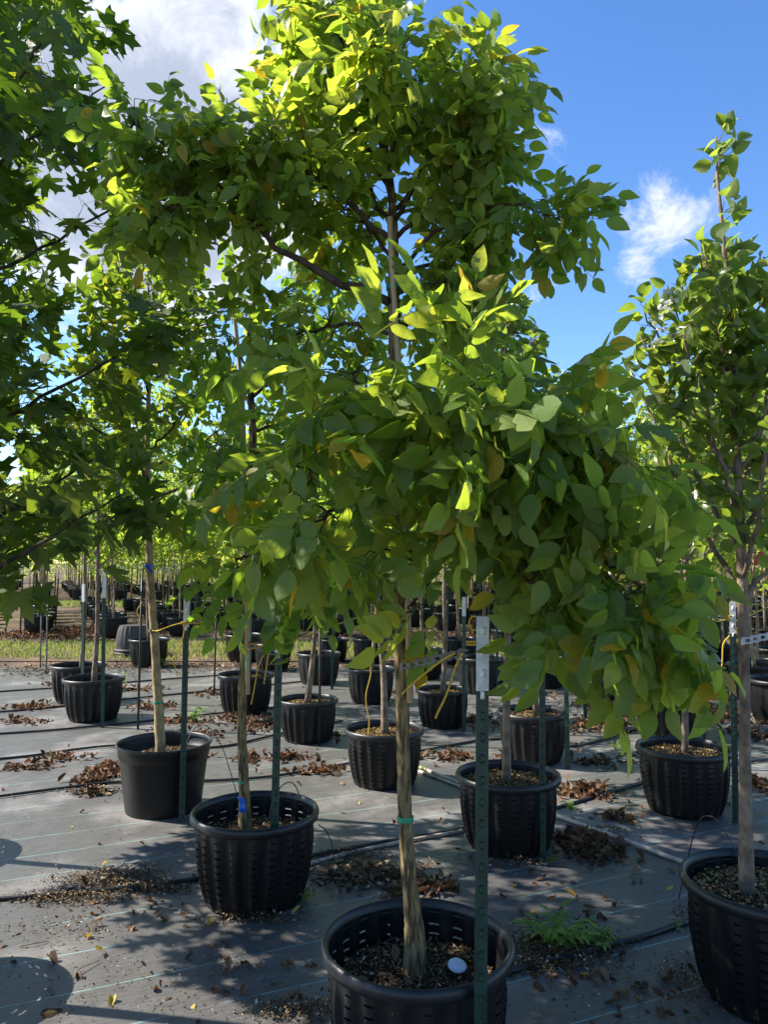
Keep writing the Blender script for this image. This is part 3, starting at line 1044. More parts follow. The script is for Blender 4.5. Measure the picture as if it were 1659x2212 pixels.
mb = POS['main']
tb = plane(893, 2085, 2.50)
tb[2] = .27
trunk = np.vstack([[tb], px_line([(897, 2040, 2.5), (889, 1950, 2.5), (877, 1800, 2.5), (871, 1600, 2.5), (867, 1400, 2.5), (864, 1200, 2.5), (861, 1050, 2.5), (857, 900, 2.5), (853, 750, 2.5), (850, 620, 2.5), (850, 500, 2.5), (842, 380, 2.52), (815, 240, 2.55), (765, 120, 2.58), (705, 20, 2.6)])])
tr = [.036, .034, .0255, .022, .021, .021, .0215, .021, .020, .020, .019, .016, .012, .008, .005, .003]
B = [
    ([(842, 390, 2.5), (800, 230, 2.5), (745, 110, 2.5), (710, 10, 2.55)], .010, .003, .20, 40),
    ([(848, 440, 2.5), (770, 270, 2.6), (720, 170, 2.7), (690, 70, 2.8)], .009, .003, .20, 34),
    ([(845, 400, 2.5), (850, 260, 2.4), (860, 150, 2.3), (830, 90, 2.2)], .008, .003, .18, 26),
    ([(846, 655, 2.5), (740, 610, 2.48), (650, 565, 2.45), (575, 510, 2.42), (505, 405, 2.40), (470, 330, 2.38)], .016, .004, .14, 26, .45),
    ([(530, 440, 2.41), (430, 370, 2.35), (350, 310, 2.32), (285, 265, 2.3)], .006, .002, .12, 22),
    ([(560, 490, 2.42), (470, 450, 2.37), (390, 440, 2.33), (320, 450, 2.3)], .006, .002, .13, 18),
    ([(520, 420, 2.4), (500, 340, 2.5), (450, 290, 2.55)], .005, .002, .12, 12),
    ([(848, 520, 2.5), (740, 430, 2.45), (660, 370, 2.42), (580, 310, 2.4)], .010, .003, .17, 30),
    ([(848, 500, 2.5), (780, 380, 2.7), (700, 320, 2.85), (640, 270, 2.95)], .009, .003, .20, 28),
    ([(849, 480, 2.5), (920, 350, 2.4), (970, 240, 2.35), (1020, 170, 2.3)], .009, .003, .17, 32),
    ([(849, 460, 2.5), (940, 330, 2.6), (985, 260, 2.7), (1020, 200, 2.75)], .008, .003, .17, 26),
    ([(850, 520, 2.5), (960, 420, 2.45), (1005, 360, 2.4), (1040, 310, 2.35)], .009, .003, .15, 26),
    ([(850, 590, 2.5), (960, 490, 2.4), (1060, 450, 2.35), (1140, 445, 2.3), (1215, 480, 2.28)], .008, .002, .07, 14, .62),
    ([(850, 600, 2.5), (950, 560, 2.5), (1000, 520, 2.5), (1030, 480, 2.5)], .008, .003, .16, 24),
    ([(850, 640, 2.5), (940, 610, 2.4), (1010, 590, 2.35)], .007, .002, .14, 14),
    ([(850, 560, 2.5), (790, 480, 2.6), (720, 430, 2.7)], .008, .003, .17, 20),
    ([(852, 720, 2.5), (760, 700, 2.6), (680, 710, 2.65), (600, 740, 2.65)], .009, .003, .16, 20),
    ([(853, 700, 2.5), (930, 690, 2.7), (990, 680, 2.9)], .008, .003, .18, 18),
    # the broad shaded tier
    ([(857, 900, 2.5), (960, 898, 2.35), (1080, 898, 2.2), (1190, 938, 2.15), (1270, 978, 2.12)], .011, .003, .17, 34, .2),
    ([(857, 915, 2.5), (930, 878, 2.2), (1000, 838, 2.0), (1090, 848, 2.05)], .009, .003, .15, 24),
    ([(857, 910, 2.5), (840, 898, 2.2), (790, 838, 2.10), (760, 808, 2.06)], .009, .003, .15, 22),
    ([(857, 930, 2.5), (930, 938, 2.1), (1000, 928, 2.06), (1060, 958, 2.0)], .009, .003, .14, 20),
    ([(858, 950, 2.5), (780, 968, 2.3), (700, 988, 2.15), (660, 1048, 2.1)], .008, .003, .15, 18),
    ([(858, 940, 2.5), (1000, 948, 2.6), (1120, 878, 2.65), (1230, 863, 2.7)], .009, .003, .15, 24, .45),
    ([(858, 960, 2.5), (960, 1008, 2.4), (1080, 1018, 2.3), (1200, 1033, 2.25)], .009, .003, .13, 24),
    ([(1180, 933, 2.15), (1250, 948, 2.1), (1320, 988, 2.08)], .005, .002, .09, 8, .2),
    # the drooping lower tier
    ([(864, 1225, 2.5), (980, 1160, 2.42), (1092, 1155, 2.32), (1212, 1195, 2.2), (1296, 1255, 2.1), (1360, 1295, 2.05)], .011, .003, .10, 30, .3),
    ([(864, 1215, 2.5), (980, 1085, 2.4), (1111, 1045, 2.3), (1222, 1055, 2.2), (1305, 1095, 2.1)], .010, .003, .10, 30, .25),
    ([(1101, 1157, 2.3), (1138, 1215, 2.2), (1171, 1285, 2.12), (1194, 1320, 2.05)], .006, .002, .08, 11),
    ([(1212, 1195, 2.2), (1305, 1215, 2.1), (1370, 1245, 2.05), (1407, 1285, 2.0)], .006, .002, .06, 9),
    ([(864, 1235, 2.5), (920, 1145, 2.4), (990, 1155, 2.33), (1046, 1175, 2.28)], .007, .002, .08, 8),
    ([(866, 1330, 2.5), (880, 1215, 2.36), (830, 1190, 2.28), (780, 1200, 2.22)], .005, .002, .06, 6, .4),
    ([(866, 1350, 2.5), (895, 1295, 2.36), (905, 1315, 2.3)], .004, .002, .05, 3, .5),
    ([(1200, 1195, 2.25), (1310, 1270, 2.15), (1400, 1340, 2.08), (1460, 1400, 2.05)], .005, .002, .05, 11, .35),
    ([(1080, 1170, 2.3), (1140, 1260, 2.2), (1200, 1370, 2.15), (1230, 1410, 2.1)], .005, .002, .05, 7, .45),
    ([(861, 1080, 2.5), (780, 1080, 2.35), (700, 1110, 2.25), (640, 1150, 2.2)], .008, .003, .13, 17),
    ([(862, 1120, 2.5), (940, 1110, 2.6), (1050, 1100, 2.8), (1150, 1080, 2.95)], .008, .003, .16, 17),
]
branches = []
for b in B:
    top = np.mean([q[1] for q in b[0]]) < 740
    branches.append((px_line(b[0]), b[1], b[2], b[3] * (.78 if top else 1.0), int(b[4] * (2.0 if top else 1.0)), b[5] if len(b) > 5 else .25, .66 if top else .95))
build_tree('yellowwood_tree', 'tallest tree with drooping yellow-green compound leaves, planted in the slotted pot beside the studded post', tb, trunk, tr,
           M['bark_main'], branches, 'compound', M['main_leaf'], 300, per_twig=1.15, droop=.40, lsize=(.85, 1.15), bark_b=M['bark_dark'], ridged=True, clear=((.15, 1.95, 1.10), (.37, 2.42, 1.58)))

# second compound-leaved tree
Y2 = POS['second'][1]
tb2 = plane(530, 1765, Y2)
tb2[2] = .28
trunk2 = np.vstack([[tb2], px_line([(527, 1700, Y2), (522, 1560, Y2), (528, 1400, Y2), (535, 1250, Y2), (541, 1100, Y2), (546, 950, Y2), (541, 850, Y2), (538, 720, Y2), (556, 620, Y2), (585, 520, Y2), (600, 430, Y2)])])
B2 = [
    ([(541, 860, Y2), (620, 800, Y2 - .1), (700, 740, Y2 - .1), (760, 700, Y2)], .010, .003, .22, 26),
    ([(543, 930, Y2), (640, 900, Y2 + .2), (720, 860, Y2 + .3)], .010, .003, .22, 22),
    ([(540, 800, Y2), (500, 760, Y2 - .1), (470, 760, Y2 - .15)], .007, .002, .14, 10),
    ([(545, 980, Y2), (620, 960, Y2 - .3), (690, 980, Y2 - .4)], .009, .003, .20, 20),
    ([(546, 1000, Y2), (480, 960, Y2 + .2), (430, 970, Y2 + .3)], .008, .003, .20, 18),
    ([(541, 1100, Y2), (620, 1080, Y2 - .3), (700, 1100, Y2 - .5), (760, 1160, Y2 - .6)], .010, .003, .18, 26),
    ([(541, 1080, Y2), (500, 1030, Y2 - .3), (460, 1020, Y2 - .5)], .009, .003, .18, 18),
    ([(538, 1160, Y2), (600, 1180, Y2 + .2), (690, 1200, Y2 + .3)], .008, .003, .18, 16),
    ([(537, 1200, Y2), (515, 1210, Y2 - .3), (500, 1270, Y2 - .4)], .007, .002, .12, 12),
    ([(537, 1180, Y2), (580, 1200, Y2 - .4), (650, 1240, Y2 - .6)], .007, .002, .14, 14),
    ([(556, 620, Y2), (620, 640, Y2 + .1), (680, 640, Y2 + .1)], .006, .002, .20, 12),
    ([(585, 520, Y2), (560, 470, Y2 + .1), (520, 500, Y2 + .2)], .004, .002, .16, 8),
    ([(600, 430, Y2), (650, 470, Y2), (700, 520, Y2)], .004, .002, .2, 10),
    ([(538, 720, Y2), (620, 700, Y2 + .5), (700, 640, Y2 + .7)], .008, .003, .25, 16),
]
build_tree('yellowwood_tree', 'green compound-leaved tree with a slim ridged trunk, in the pot with the blue tag', tb2, trunk2,
           [.034, .024, .021, .020, .020, .019, .019, .016, .014, .011, .008, .004], M['bark_main'],
           [(px_line(b[0]),) + tuple(b[1:5]) + (b[5] if len(b) > 5 else .25, .72 if b[0][0][1] < 1000 else .9) for b in B2], 'compound', M['second_leaf'], 300, per_twig=1.3, droop=.45, bark_b=M['bark_dark'], ridged=True)

# ------------------------------------------------------------------ maple at the left: its trunk stands just outside the frame
def auto_branches(base_xy, trunk_fn, z0, z1, n, length, rise, spread, ntw, r=(.010, .003), az=None, s0=.25, rg=rng):
    out = []
    for i in range(n):
        u = (i + rg.random() * .6) / n
        z = z0 + (z1 - z0) * u
        a = i * 2.399 + rg.normal() * .3 if az is None else az(i)
        L = length(u) * rg.uniform(.85, 1.15)
        p = trunk_fn(z)
        d = np.array([math.cos(a), math.sin(a), 0])
        h = rise(u)
        pts = [p, p + d * L * .35 + [0, 0, L * h * .30], p + d * L * .7 + [0, 0, L * h * .72], p + d * L + [0, 0, L * h * 1.1]]
        out.append((np.array(pts), r[0] * (1 - .5 * u), r[1], spread(u), int(ntw(u)), s0))
    return out


def straight(base, top):
    base, top = np.array(base, float), np.array(top, float)
    return lambda z: base + (top - base) * ((z - base[2]) / (top[2] - base[2]))


def maple(x, y, label, potlabel, parts, L, h, n, ntw, seed, z0=1.3):
    mp_ = np.array([x, y, .006])
    make_pot(mp_, 1.0, potlabel, None, POT_HI, 'mid')
    tf = straight(mp_ + [0, 0, .3], mp_ + [.05, .05, h])
    br = auto_branches(mp_, tf, z0, h - .1, n, lambda u: L * (1 - .55 * u - .22 * max(0, u - .5)) * min(1.0, .62 + 2.2 * u) + .10, lambda u: .45 + .5 * u, lambda u: .22, lambda u: ntw * (1 - .3 * u), (.014, .003), s0=.15)
    build_tree('maple_tree', label, mp_ + [0, 0, .3], [tf(z) for z in (.3, 1, 2, 3, h)], [.034, .026, .022, .014, .004], M['bark_dark'], br,
               'maple', M['maple_leaf'], parts, per_twig=3.9, droop=.3, lsize=(.09, .13), leaf_size=1.0, upn=.9)


maple(-1.92, 3.0, 'dark green maple with lobed leaves, its branches rising beside the smooth pot', 'black ribbed pot under the dark maple', 300, 1.12, 3.9, 30, 23, 1, 1.38)
maple(-2.75, 4.35, 'dark green maple behind the first maple, nearer the twin pots', 'black ribbed pot under the maple nearer the twin pots', 150, 1.05, 3.8, 24, 19, 2)
maple(-3.45, 2.35, 'sparse maple at the outer end of the maple row', 'black ribbed pot at the outer end of the maple row', 0, .95, 3.6, 18, 11, 3, 1.6)

# ginkgo in the smooth pot
Yg = POS['smooth'][1]
tb3 = plane(348, 1612, Yg)
tb3[2] = .31
trunk3 = np.vstack([[tb3], px_line([(340, 1500, Yg), (333, 1380, Yg), (325, 1260, Yg), (320, 1150, Yg), (318, 1000, Yg), (320, 850, Yg), (322, 700, Yg), (318, 560, Yg)])])
tf3 = lambda z: np.array([np.interp(z, trunk3[:, 2], trunk3[:, 0]), Yg, z])
br = auto_branches(tb3, tf3, 1.95, 3.5, 20, lambda u: .62 * (1 - .6 * u) + .1, lambda u: .6, lambda u: .17, lambda u: 34, (.012, .003), s0=.2)
build_tree('ginkgo_tree', 'fan-leaved tree with a smooth pale trunk, growing in the smooth round pot', tb3, trunk3, [.036, .029, .026, .024, .023, .019, .014, .009, .004], M['bark_pale'], br,
           'ginkgo', M['ginkgo_leaf'], 300, per_twig=3.0, droop=.2, lsize=(.06, .085), leaf_size=1.0, bark_b=M['bark_dark'])

# ------------------------------------------------------------------ pears
def pear(label, base, trunk, tr, ztop, z0, n, leng, parts, ntw, group=None, lsize=(.055, .08), lead=1.3, name='pear_tree', rise=1.5, kind='pear', mat='pear_leaf', spread=.09, per=2.6, droop=.1):
    T = np.array(trunk)
    fn = lambda z: np.array([np.interp(z, T[:, 2], T[:, 0]), np.interp(z, T[:, 2], T[:, 1]), z])
    br = auto_branches(base, fn, z0, ztop, n, lambda u: leng * (1 - .82 * u) + .05, lambda u: rise, lambda u: spread * (1 - .35 * u), lambda u: ntw * (1 - .55 * u), (.011, .003), s0=.12)
    br.append((np.array([fn(z) for z in np.linspace(z0 + .5 * (ztop - z0), T[-1, 2], 5)]), .006, .002, spread * .8, int(ntw * lead), .0))
    return build_tree(name, label, base, trunk, tr, M['bark_grey'], br, kind, M[mat], parts, group, per_twig=per, droop=droop, lsize=lsize, leaf_size=1.0, wob=.03, upn=.5)


Yp = 2.93
b = plane(1612, 1860, Yp)
b[2] = .34
pear('upright pear tree with glossy curled leaves, tapering to a bare thin top', b,
     np.vstack([[b], px_line([(1611, 1700, Yp), (1609, 1500, Yp), (1606, 1300, Yp), (1598, 1100, Yp), (1588, 900, Yp), (1578, 700, Yp), (1562, 500, Yp), (1551, 380, Yp), (1548, 295, Yp)])]),
     [.030, .022, .020, .020, .017, .015, .012, .008, .005, .003], 2.55, 1.42, 22, .40, 300, 27, lsize=(.055, .08), rise=1.9, spread=.085, lead=2.0)
pr = [o for o in bpy.data.objects if o.name.startswith('pear_tree')][0]
for (x, y) in ((1425, 705), (1416, 745), (1436, 670), (1575, 835), (1445, 640)):
    g = G()
    c0 = plane(x, y, 2.85) - np.array(pr.location)
    for k in range(14):
        c = c0 + rng.normal(size=3) * .016
        d = rng.normal(size=3)
        for a in range(5):
            v, tr_, mi_ = leaf_tpl(.011, .009, prof=((.5, 1.0),), fold=.2, curl=.2)
            v = v @ rot('Z', a * 1.257).T @ rot('X', d[0] * .8).T @ rot('Y', d[1] * .8).T + c
            g.add(v, [tuple(q) for q in tr_])
    obj('blossom', g.mesh('blossom', M['flower']), pr)
Y3 = POS['brown_mulch'][1]
b = plane(1095, 1680, Y3)
b[2] = .345
pear('slender pear tree in the golden mulch pot, its top showing above the shaded leaf tier', b,
     np.vstack([[b], px_line([(1094, 1550, Y3), (1097, 1400, Y3), (1096, 1200, Y3), (1092, 1000, Y3), (1088, 800, Y3), (1086, 680, Y3), (1083, 575, Y3)])]),
     [.026, .022, .020, .018, .015, .010, .006, .003], 3.0, 1.5, 18, .42, 160, 26)
for key, lab, (x0, y0), (x1, y1), ytop, parts in (
        ('right_mid', 'pear tree in the pot with sunlit mulch, thin pale trunk', (1480, 1622), (1482, 1300), 840, 160),
        ('right_back', 'pear tree with red tag in the pot beside leaf litter', (1447, 1505), (1446, 1280), 900, 120),
        ('mid_right', 'pear tree in the pot behind the golden mulch pot', (1157, 1540), (1160, 1290), 880, 120)):
    Y = POS[key][1]
    b = plane(x0, y0, Y)
    b[2] = .34
    top = plane(x1 + 6, ytop, Y)
    m1 = plane(x1, y1, Y)
    pear(lab, b, np.vstack([[b], [(b + m1) / 2], [m1], [(m1 + top) / 2], [top]]), [.024, .019, .018, .012, .003], top[2] - .3, 1.45, 16, .55, parts, 24)

# broad green trees of the middle rows
for key, lab, (x0, y0), (x1, y1), ytop in (
        ('behind_main', 'green tree in the ribbed pot behind the tallest trunk', (832, 1562), (815, 1300), 820),
        ('mid_back', 'green tree with a pale thin trunk just right of the tallest trunk', (957, 1482), (960, 1280), 900),
        ('left_mid', 'green tree with a crooked pale trunk in the pot between two dark posts', (664, 1500), (684, 1280), 860),
        ('left_back', 'green tree in the pot behind the second trunk', (530, 1465), (532, 1260), 930),
        ('far_left', 'green tree with a knobbly trunk base in the front twin pot', (202, 1468), (210, 1240), 800),
        ('far_left_b', 'green tree leaning slightly in the rear twin pot', (175, 1440), (182, 1240), 860)):
    Y = POS[key][1]
    b = plane(x0, y0, Y)
    b[2] = .33
    top = plane(x1 + 4, ytop, Y)
    m1 = plane(x1, y1, Y)
    pear(lab, b, np.vstack([[b], [(b + m1) / 2 + [.015, 0, 0]], [m1], [(m1 + top) / 2], [top]]), [.030, .022, .020, .013, .004], top[2] - .25, 1.5, 17, .75, 60, 26,
         name='nursery_tree', rise=.8, kind='oval', mat='second_leaf', spread=.17, per=3.2, lsize=(.07, .10), droop=.3)

# ------------------------------------------------------------------ far trees: shared crown and trunk meshes
def far_crown(n, rx, h, zc, taper):
    u = rng.random(n)
    a = rng.random(n) * 2 * math.pi
    # clumps
    nc = 26
    cz = rng.random(nc) ** .9
    ca = rng.random(nc) * 2 * math.pi
    cr = rx * (1 - taper * cz) * rng.uniform(.35, 1.0, nc)
    C = np.stack([cr * np.cos(ca), cr * np.sin(ca), zc + h * cz], 1)
    k = rng.integers(0, nc, n)
    P = C[k] + rng.normal(size=(n, 3)) * np.array([.16, .16, .17]) * (1.2 - .6 * cz[k])[:, None]
    D = rng.normal(size=(n, 3)) + [0, 0, -.3]
    U = rng.normal(size=(n, 3)) * .6 + [0, 0, .7]
    V, T, A, Mi = scatter('far', P, frames(D, U), rng.uniform(.08, .13, n), rng.random(n), rng.integers(0, 2, n))
    return tri_mesh('crown', V, T, M['far_leaf'], A, Mi), C


def far_trunk(C, zc, h):
    g = G()
    dx, dy = rng.normal(size=2) * .03
    tube(g, smooth_line([(0, 0, .3), (dx, dy, 1.0), (-dx, dy, zc), (0, 0, zc + h * .8)], 10), np.linspace(.026, .006, 10), 7)
    for c in C[::3]:
        z = max(zc - .15, c[2] - .5)
        tube(g, np.array([(0, 0, z), (c[0] * .5, c[1] * .5, z + (c[2] - z) * .4), tuple(c)]), [.010, .007, .003], 4, False)
    return g.mesh('trunk', M['bark_far'])


VAR = []
for (n, rx, h, zc, tp) in ((1300, .80, 2.3, 1.75, .6), (1150, .65, 2.5, 1.7, .75), (1350, .9, 2.0, 1.8, .5), (1100, .55, 2.7, 1.65, .8), (1250, .75, 2.2, 1.8, .65)):
    cm, C = far_crown(n, rx, h, zc, tp)
    VAR.append((far_trunk(C, zc, h), cm))


def far_tree(x, y, s, label, group):
    v = random.choice(VAR)
    o = empty('nursery_tree', (x, y, 0), label, 'tree', group)
    o.scale = (s, s, s * random.uniform(.92, 1.1))
    o.rotation_euler = (0, 0, random.uniform(0, 6.28))
    obj('trunk', v[0], o)
    obj('crown', v[1], o)


# trees of the remaining measured pots
for k in POS:
    if k.startswith('beyond'):
        far_tree(POS[k][0], POS[k][1], random.uniform(.85, 1.0), 'bright green tree whose pot is ' + MID[k[-1]], 'trees of the middle rows')

# far beds on the same lattice
ca, sa = math.cos(ROW_ANG), math.sin(ROW_ANG)
cand = []
for i in range(-60, 61):
    for j in range(-10, 70):
        u, v = i * 1.45, 8 + j * 1.32
        x, y = u * ca - v * sa, u * sa + v * ca
        x, y = x + random.gauss(0, .08), y + random.gauss(0, .08)
        if y < 16.2 or y > 48 or 26.4 < y < 31:
            continue
        if abs(x) > .52 * y + 1:
            continue
        cand.append((y, x))
# right-hand block before the grass strip and rows at the sides
for (x, y) in ((4.3, 9.0), (5.3, 10.4), (6.4, 12.0), (4.4, 11.2), (5.4, 13.2), (2.6, 11.4), (3.5, 13.0), (1.2, 12.2), (6.9, 14.0), (2.2, 13.8)):
    cand.append((y, x))
cand.sort()
near_n = 190
LOWPOT = None
g = G()
prof = [(.225, 0), (.262, .2), (.275, .37)]
lathe(g, prof, 40, lambda a, i: .010 * np.cos(a * 10) * (1 if i < 2 else 0))
lathe(g, [(.275, .365), (.303, .37), (.304, .40), (.295, .41), (.275, .39)], 24)
FARPOT = g.mesh('pot', M['plastic'])
FARSOIL = soil_mesh(.35, .262, 14, 2)
gs = G()
for n, (y, x) in enumerate(cand[:near_n]):
    beyond = 'beyond the near grass strip' if y < 28.5 else 'in the farthest rows'
    o = empty('nursery_pot', (x, y, .006), 'black ribbed distant pot %s' % beyond, 'pot', 'distant pots %s' % beyond)
    o.rotation_euler = (0, 0, random.uniform(0, 6.28))
    o.scale = (random.uniform(.92, 1.08),) * 3
    if y < 26:
        obj('wall', POT_LO[0], o)
        obj('rim', POT_LO[1], o)
    else:
        obj('wall', FARPOT, o)
    obj('soil', FARSOIL, o)
    far_tree(x, y, random.uniform(.9, 1.12), 'bright green distant tree %s' % beyond, 'distant trees %s' % beyond)
    a = random.uniform(0, 6.28)
    kd = random.random()
    sp = empty('stake', (x + .36 * math.cos(a), y + .36 * math.sin(a), -.01), 'green white-topped distant post %s' % beyond, 'stake', 'distant posts %s' % beyond)
    sp.rotation_euler = (random.gauss(0, .02), random.gauss(0, .02), random.uniform(0, 6))
    sp.scale = (1, 1, random.uniform(.97, 1.12))
    obj('post', POST, sp)
    obj('tip', TIP, sp)
# the rest of the far rows as one mass
rest = cand[near_n:]
gp, gst, gti = G(), G(), G()
LV, LT, LA, LM = [], [], [], []
nv = 0
vc = []
for (_, cm) in VAR:
    co = np.empty(len(cm.vertices) * 3, np.float32)
    cm.vertices.foreach_get('co', co)
    tt = np.empty(len(cm.loops), np.int32)
    cm.loops.foreach_get('vertex_index', tt)
    vc.append((co.reshape(-1, 3), tt.reshape(-1, 3)))
for (y, x) in rest:
    q = G()
    lathe(q, [(.225, 0), (.27, .37), (.304, .375), (.30, .41), (.27, .38)], 10)
    gp.add(np.concatenate(q.v) + [x, y, .006], q.f)
    tube(gst, np.array([(x, y, .3), (x + .03, y, 1.1), (x, y, 2.4)]), [.026, .022, .012], 5, False)
    a = random.uniform(0, 6.28)
    box(gti, (x + .36 * math.cos(a), y + .36 * math.sin(a), 1.3), (.034, .02, .22), a)
    co, tt = random.choice(vc)
    sel = rng.random(len(tt)) < .42
    t2 = tt[sel]
    uq, inv = np.unique(t2, return_inverse=True)
    s = random.uniform(.95, 1.2)
    LV.append(co[uq] * s + [x, y, 0])
    LT.append(inv.reshape(-1, 3) + nv)
    nv += len(uq)
    LA.append(rng.random(len(uq)))
far = empty('far_nursery_rows', (0, 46, 0), 'mass of potted trees in the last rows before the horizon', 'trees')
far['kind'] = 'stuff'
for nm, me in (('pots', gp.mesh('pots', M['plastic'], (0, 46, 0))), ('trunks', gst.mesh('trunks', M['bark_far'], (0, 46, 0))), ('post_tips', gti.mesh('post_tips', M['white_tip'], (0, 46, 0)))):
    tag(obj(nm, me, far), kind='stuff')
for i in range(190):
    x, y = rng.uniform(-42, 42), rng.uniform(50, 72)
    co, tt = random.choice(vc)
    sel = rng.random(len(tt)) < .30
    uq, inv = np.unique(tt[sel], return_inverse=True)
    LV.append((co[uq] - [0, 0, 1.65]) * rng.uniform([1.8, 1.8, 1.3], [2.6, 2.6, 2.1]) + [x, y, 0])
    LT.append(inv.reshape(-1, 3) + nv)
    nv += len(uq)
    LA.append(rng.random(len(uq)))
tag(obj('crowns', tri_mesh('crowns', np.vstack(LV) - [0, 46, 0], np.vstack(LT), M['far_leaf'], np.concatenate(LA)), far), kind='stuff')

# ------------------------------------------------------------------ ties, tapes, twine
def twine(pts, r=.004, n=40, label='yellow twine', group=None, name='twine'):
    g = G()
    L = smooth_line(pts, n)
    tube(g, L, r, 6)
    off = L[0]
    o = obj(name, g.mesh(name, M['twine'], off), None, tuple(off))
    return tag(o, label, 'twine', group)


def loop_pts(c, w, h, ax=(1, 0, 0)):
    ax = np.array(ax)
    a = np.linspace(0, 2 * math.pi, 9)
    return [c + ax * w * (1 - math.cos(t)) / 2 + np.array([0, 0, 1]) * h * math.sin(t) for t in a]


def ring(c, r, turns=1.6, pitch=.008, n=22):
    return [c + np.array([r * math.cos(t), r * math.sin(t), pitch * t / 6.28]) for t in np.linspace(0, 6.28 * turns, n)]


def tape(c, r, h, mat, label, name='tape_band', tail=None):
    g = G()
    lathe(g, [(r, -h / 2), (r * 1.04, 0), (r, h / 2)], 18)
    if tail:
        dx, dz, wd = tail
        k = [(-r * .6, -r * .95, 0), (-r * .6 + wd, -r * 1.0, 0), (-r * .6 + wd + dx, -r * 1.5, -dz), (-r * .6 - wd * .3 + dx, -r * 1.6, -dz * .9), (-r * .6 + dx * .6, -r * 1.9, -dz * .5), (-r * .6 + wd * 1.1 + dx * .6, -r * 1.7, -dz * .55)]
        g.add(k, [(0, 1, 5, 4), (4, 5, 2, 3)])
    return tag(obj(name, g.mesh(name, M[mat]), None, tuple(c)), label, 'tape')


def chain_tie(a, b, label, mat='chain_tie', h=.022):
    """flat strap with oblong eyes from a to b"""
    a, b = np.array(a), np.array(b)
    d = b - a
    L = np.linalg.norm(d)
    n = max(3, int(L / .035))
    root = empty('chain_tie', tuple(a), label, 'tree tie')
    rz = math.atan2(d[1], d[0])
    g = G()
    for i in range(n):
        c = d * ((i + .5) / n)
        l = L / n
        box(g, c + [0, 0, h * .36], (l * .98, .004, h * .26), rz)
        box(g, c - [0, 0, h * .36], (l * .98, .004, h * .26), rz)
        box(g, d * (i / n), (l * .42, .0045, h * .98), rz)
    obj('strap', g.mesh('strap', M[mat], smooth=False), root)


def tp(Y, x, y):
    return plane(x, y, Y)


# tallest tree
bam = G()
L = smooth_line(px_line([(882, 1352, 2.46), (878, 1200, 2.46), (874, 1040, 2.46), (862, 800, 2.46), (846, 560, 2.46), (842, 470, 2.46)]), 30)
L = np.vstack([[L[0] + np.array([.006, 0, -.24])], L])
rr = np.full(len(L), .0095)
rr[::6] *= 1.18
tube(bam, L, rr, 9)
tag(obj('bamboo_pole', bam.mesh('bamboo_pole', M['bamboo'], L[0]), None, tuple(L[0])), 'tan bamboo pole tied along the tallest trunk', 'pole')
tape(tp(2.5, 876, 1768), .0255, .016, 'teal_tape', 'green tape band low on the tallest trunk')
tape(tp(2.5, 866, 1352), .0235, .018, 'teal_tape', 'green tape band on the tallest trunk under the leaves')
tape(tp(2.5, 850, 620), .024, .022, 'teal_tape', 'green tape band high in the crown of the tallest tree', tail=(.02, .01, .012))
g = G()
lathe(g, [(.027, -.013), (.028, 0), (.027, .013)], 18)
tag(obj('chain_tie', g.mesh('chain_tie', M['chain_tie']), None, tuple(tp(2.5, 868, 1258))), 'black strap holding the bamboo pole to the tallest trunk', 'tree tie')
chain_tie(tp(2.46, 868, 1440), tp(2.25, 1012, 1408), 'black strap from the tallest trunk towards the studded post')
s = STK['main']
twine(ring(s + [-.002, .012, -.085], .024, 2.0), .003, 40, 'yellow twine wound round the top of the studded post')
twine([tp(2.24, 1000, 1410), tp(2.26, 985, 1440), tp(2.28, 965, 1500), tp(2.28, 948, 1535), tp(2.28, 941, 1552)], .0032, 24, 'loose yellow twine end hanging beside the studded post')
twine([tp(2.28, 985, 1410), tp(2.30, 950, 1430), tp(2.33, 900, 1470), tp(2.34, 868, 1500)], .0034, 24, 'yellow twine end hanging in front of the tallest trunk')
twine(loop_pts(s + [-.02, .0, -.02], .03, .02), .003, 30, 'yellow twine loop sticking out above the studded post')
# second tree
bam = G()
L = smooth_line(px_line([(535, 1500, Y2 - .04), (531, 1200, Y2 - .05), (525, 900, Y2 - .05), (514, 760, Y2 - .05), (501, 640, Y2 - .05)]), 30)
tube(bam, L, .0105, 9)
tag(obj('bamboo_pole', bam.mesh('bamboo_pole', M['bamboo'], L[0]), None, tuple(L[0])), 'pale bamboo pole rising above the second tree trunk', 'pole')
tape(tp(Y2, 524, 1688), .0245, .014, 'teal_tape', 'green tape band low on the second trunk')
tape(tp(Y2, 532, 1330), .024, .016, 'teal_tape', 'green tape band on the second trunk under its leaves')
tape(tp(Y2, 530, 1395), .024, .012, 'teal_tape', 'green tape band with a long tail on the second trunk', tail=(.03, .22, .014))
tape(tp(Y2, 541, 1025), .027, .026, 'teal_tape', 'wide green tape band high on the second trunk', tail=(-.02, .01, .02))
tape(tp(Y2, 525, 1722), .027, .012, 'blue_tape', 'shiny blue ribbon tied round the base of the second trunk', 'ribbon', tail=(.012, .06, .028))
g = G()
v = np.array([[-.02, 0, .0], [.022, .004, .004], [.030, -.01, -.035], [-.006, -.014, -.028], [.004, -.01, .012]])
g.add(v, [(0, 4, 3), (4, 1, 2, 3)])
q = plane(562, 1790, Y2 - .1)
q[2] = .335
tag(obj('plant_tag', g.mesh('plant_tag', M['blue_tape']), None, tuple(q)), 'small blue tag lying on soil by the second trunk', 'tag')
chain_tie(tp(Y2, 520, 1385), STK['second'] + [0, .01, -.2], 'grey strap between second trunk and its post')
s = STK['second']
twine(ring(s + [0, .012, -.16], .024, 2.0), .003, 40, 'yellow twine round the post of the second tree')
c = s + np.array([-.02, -.01, -.15])
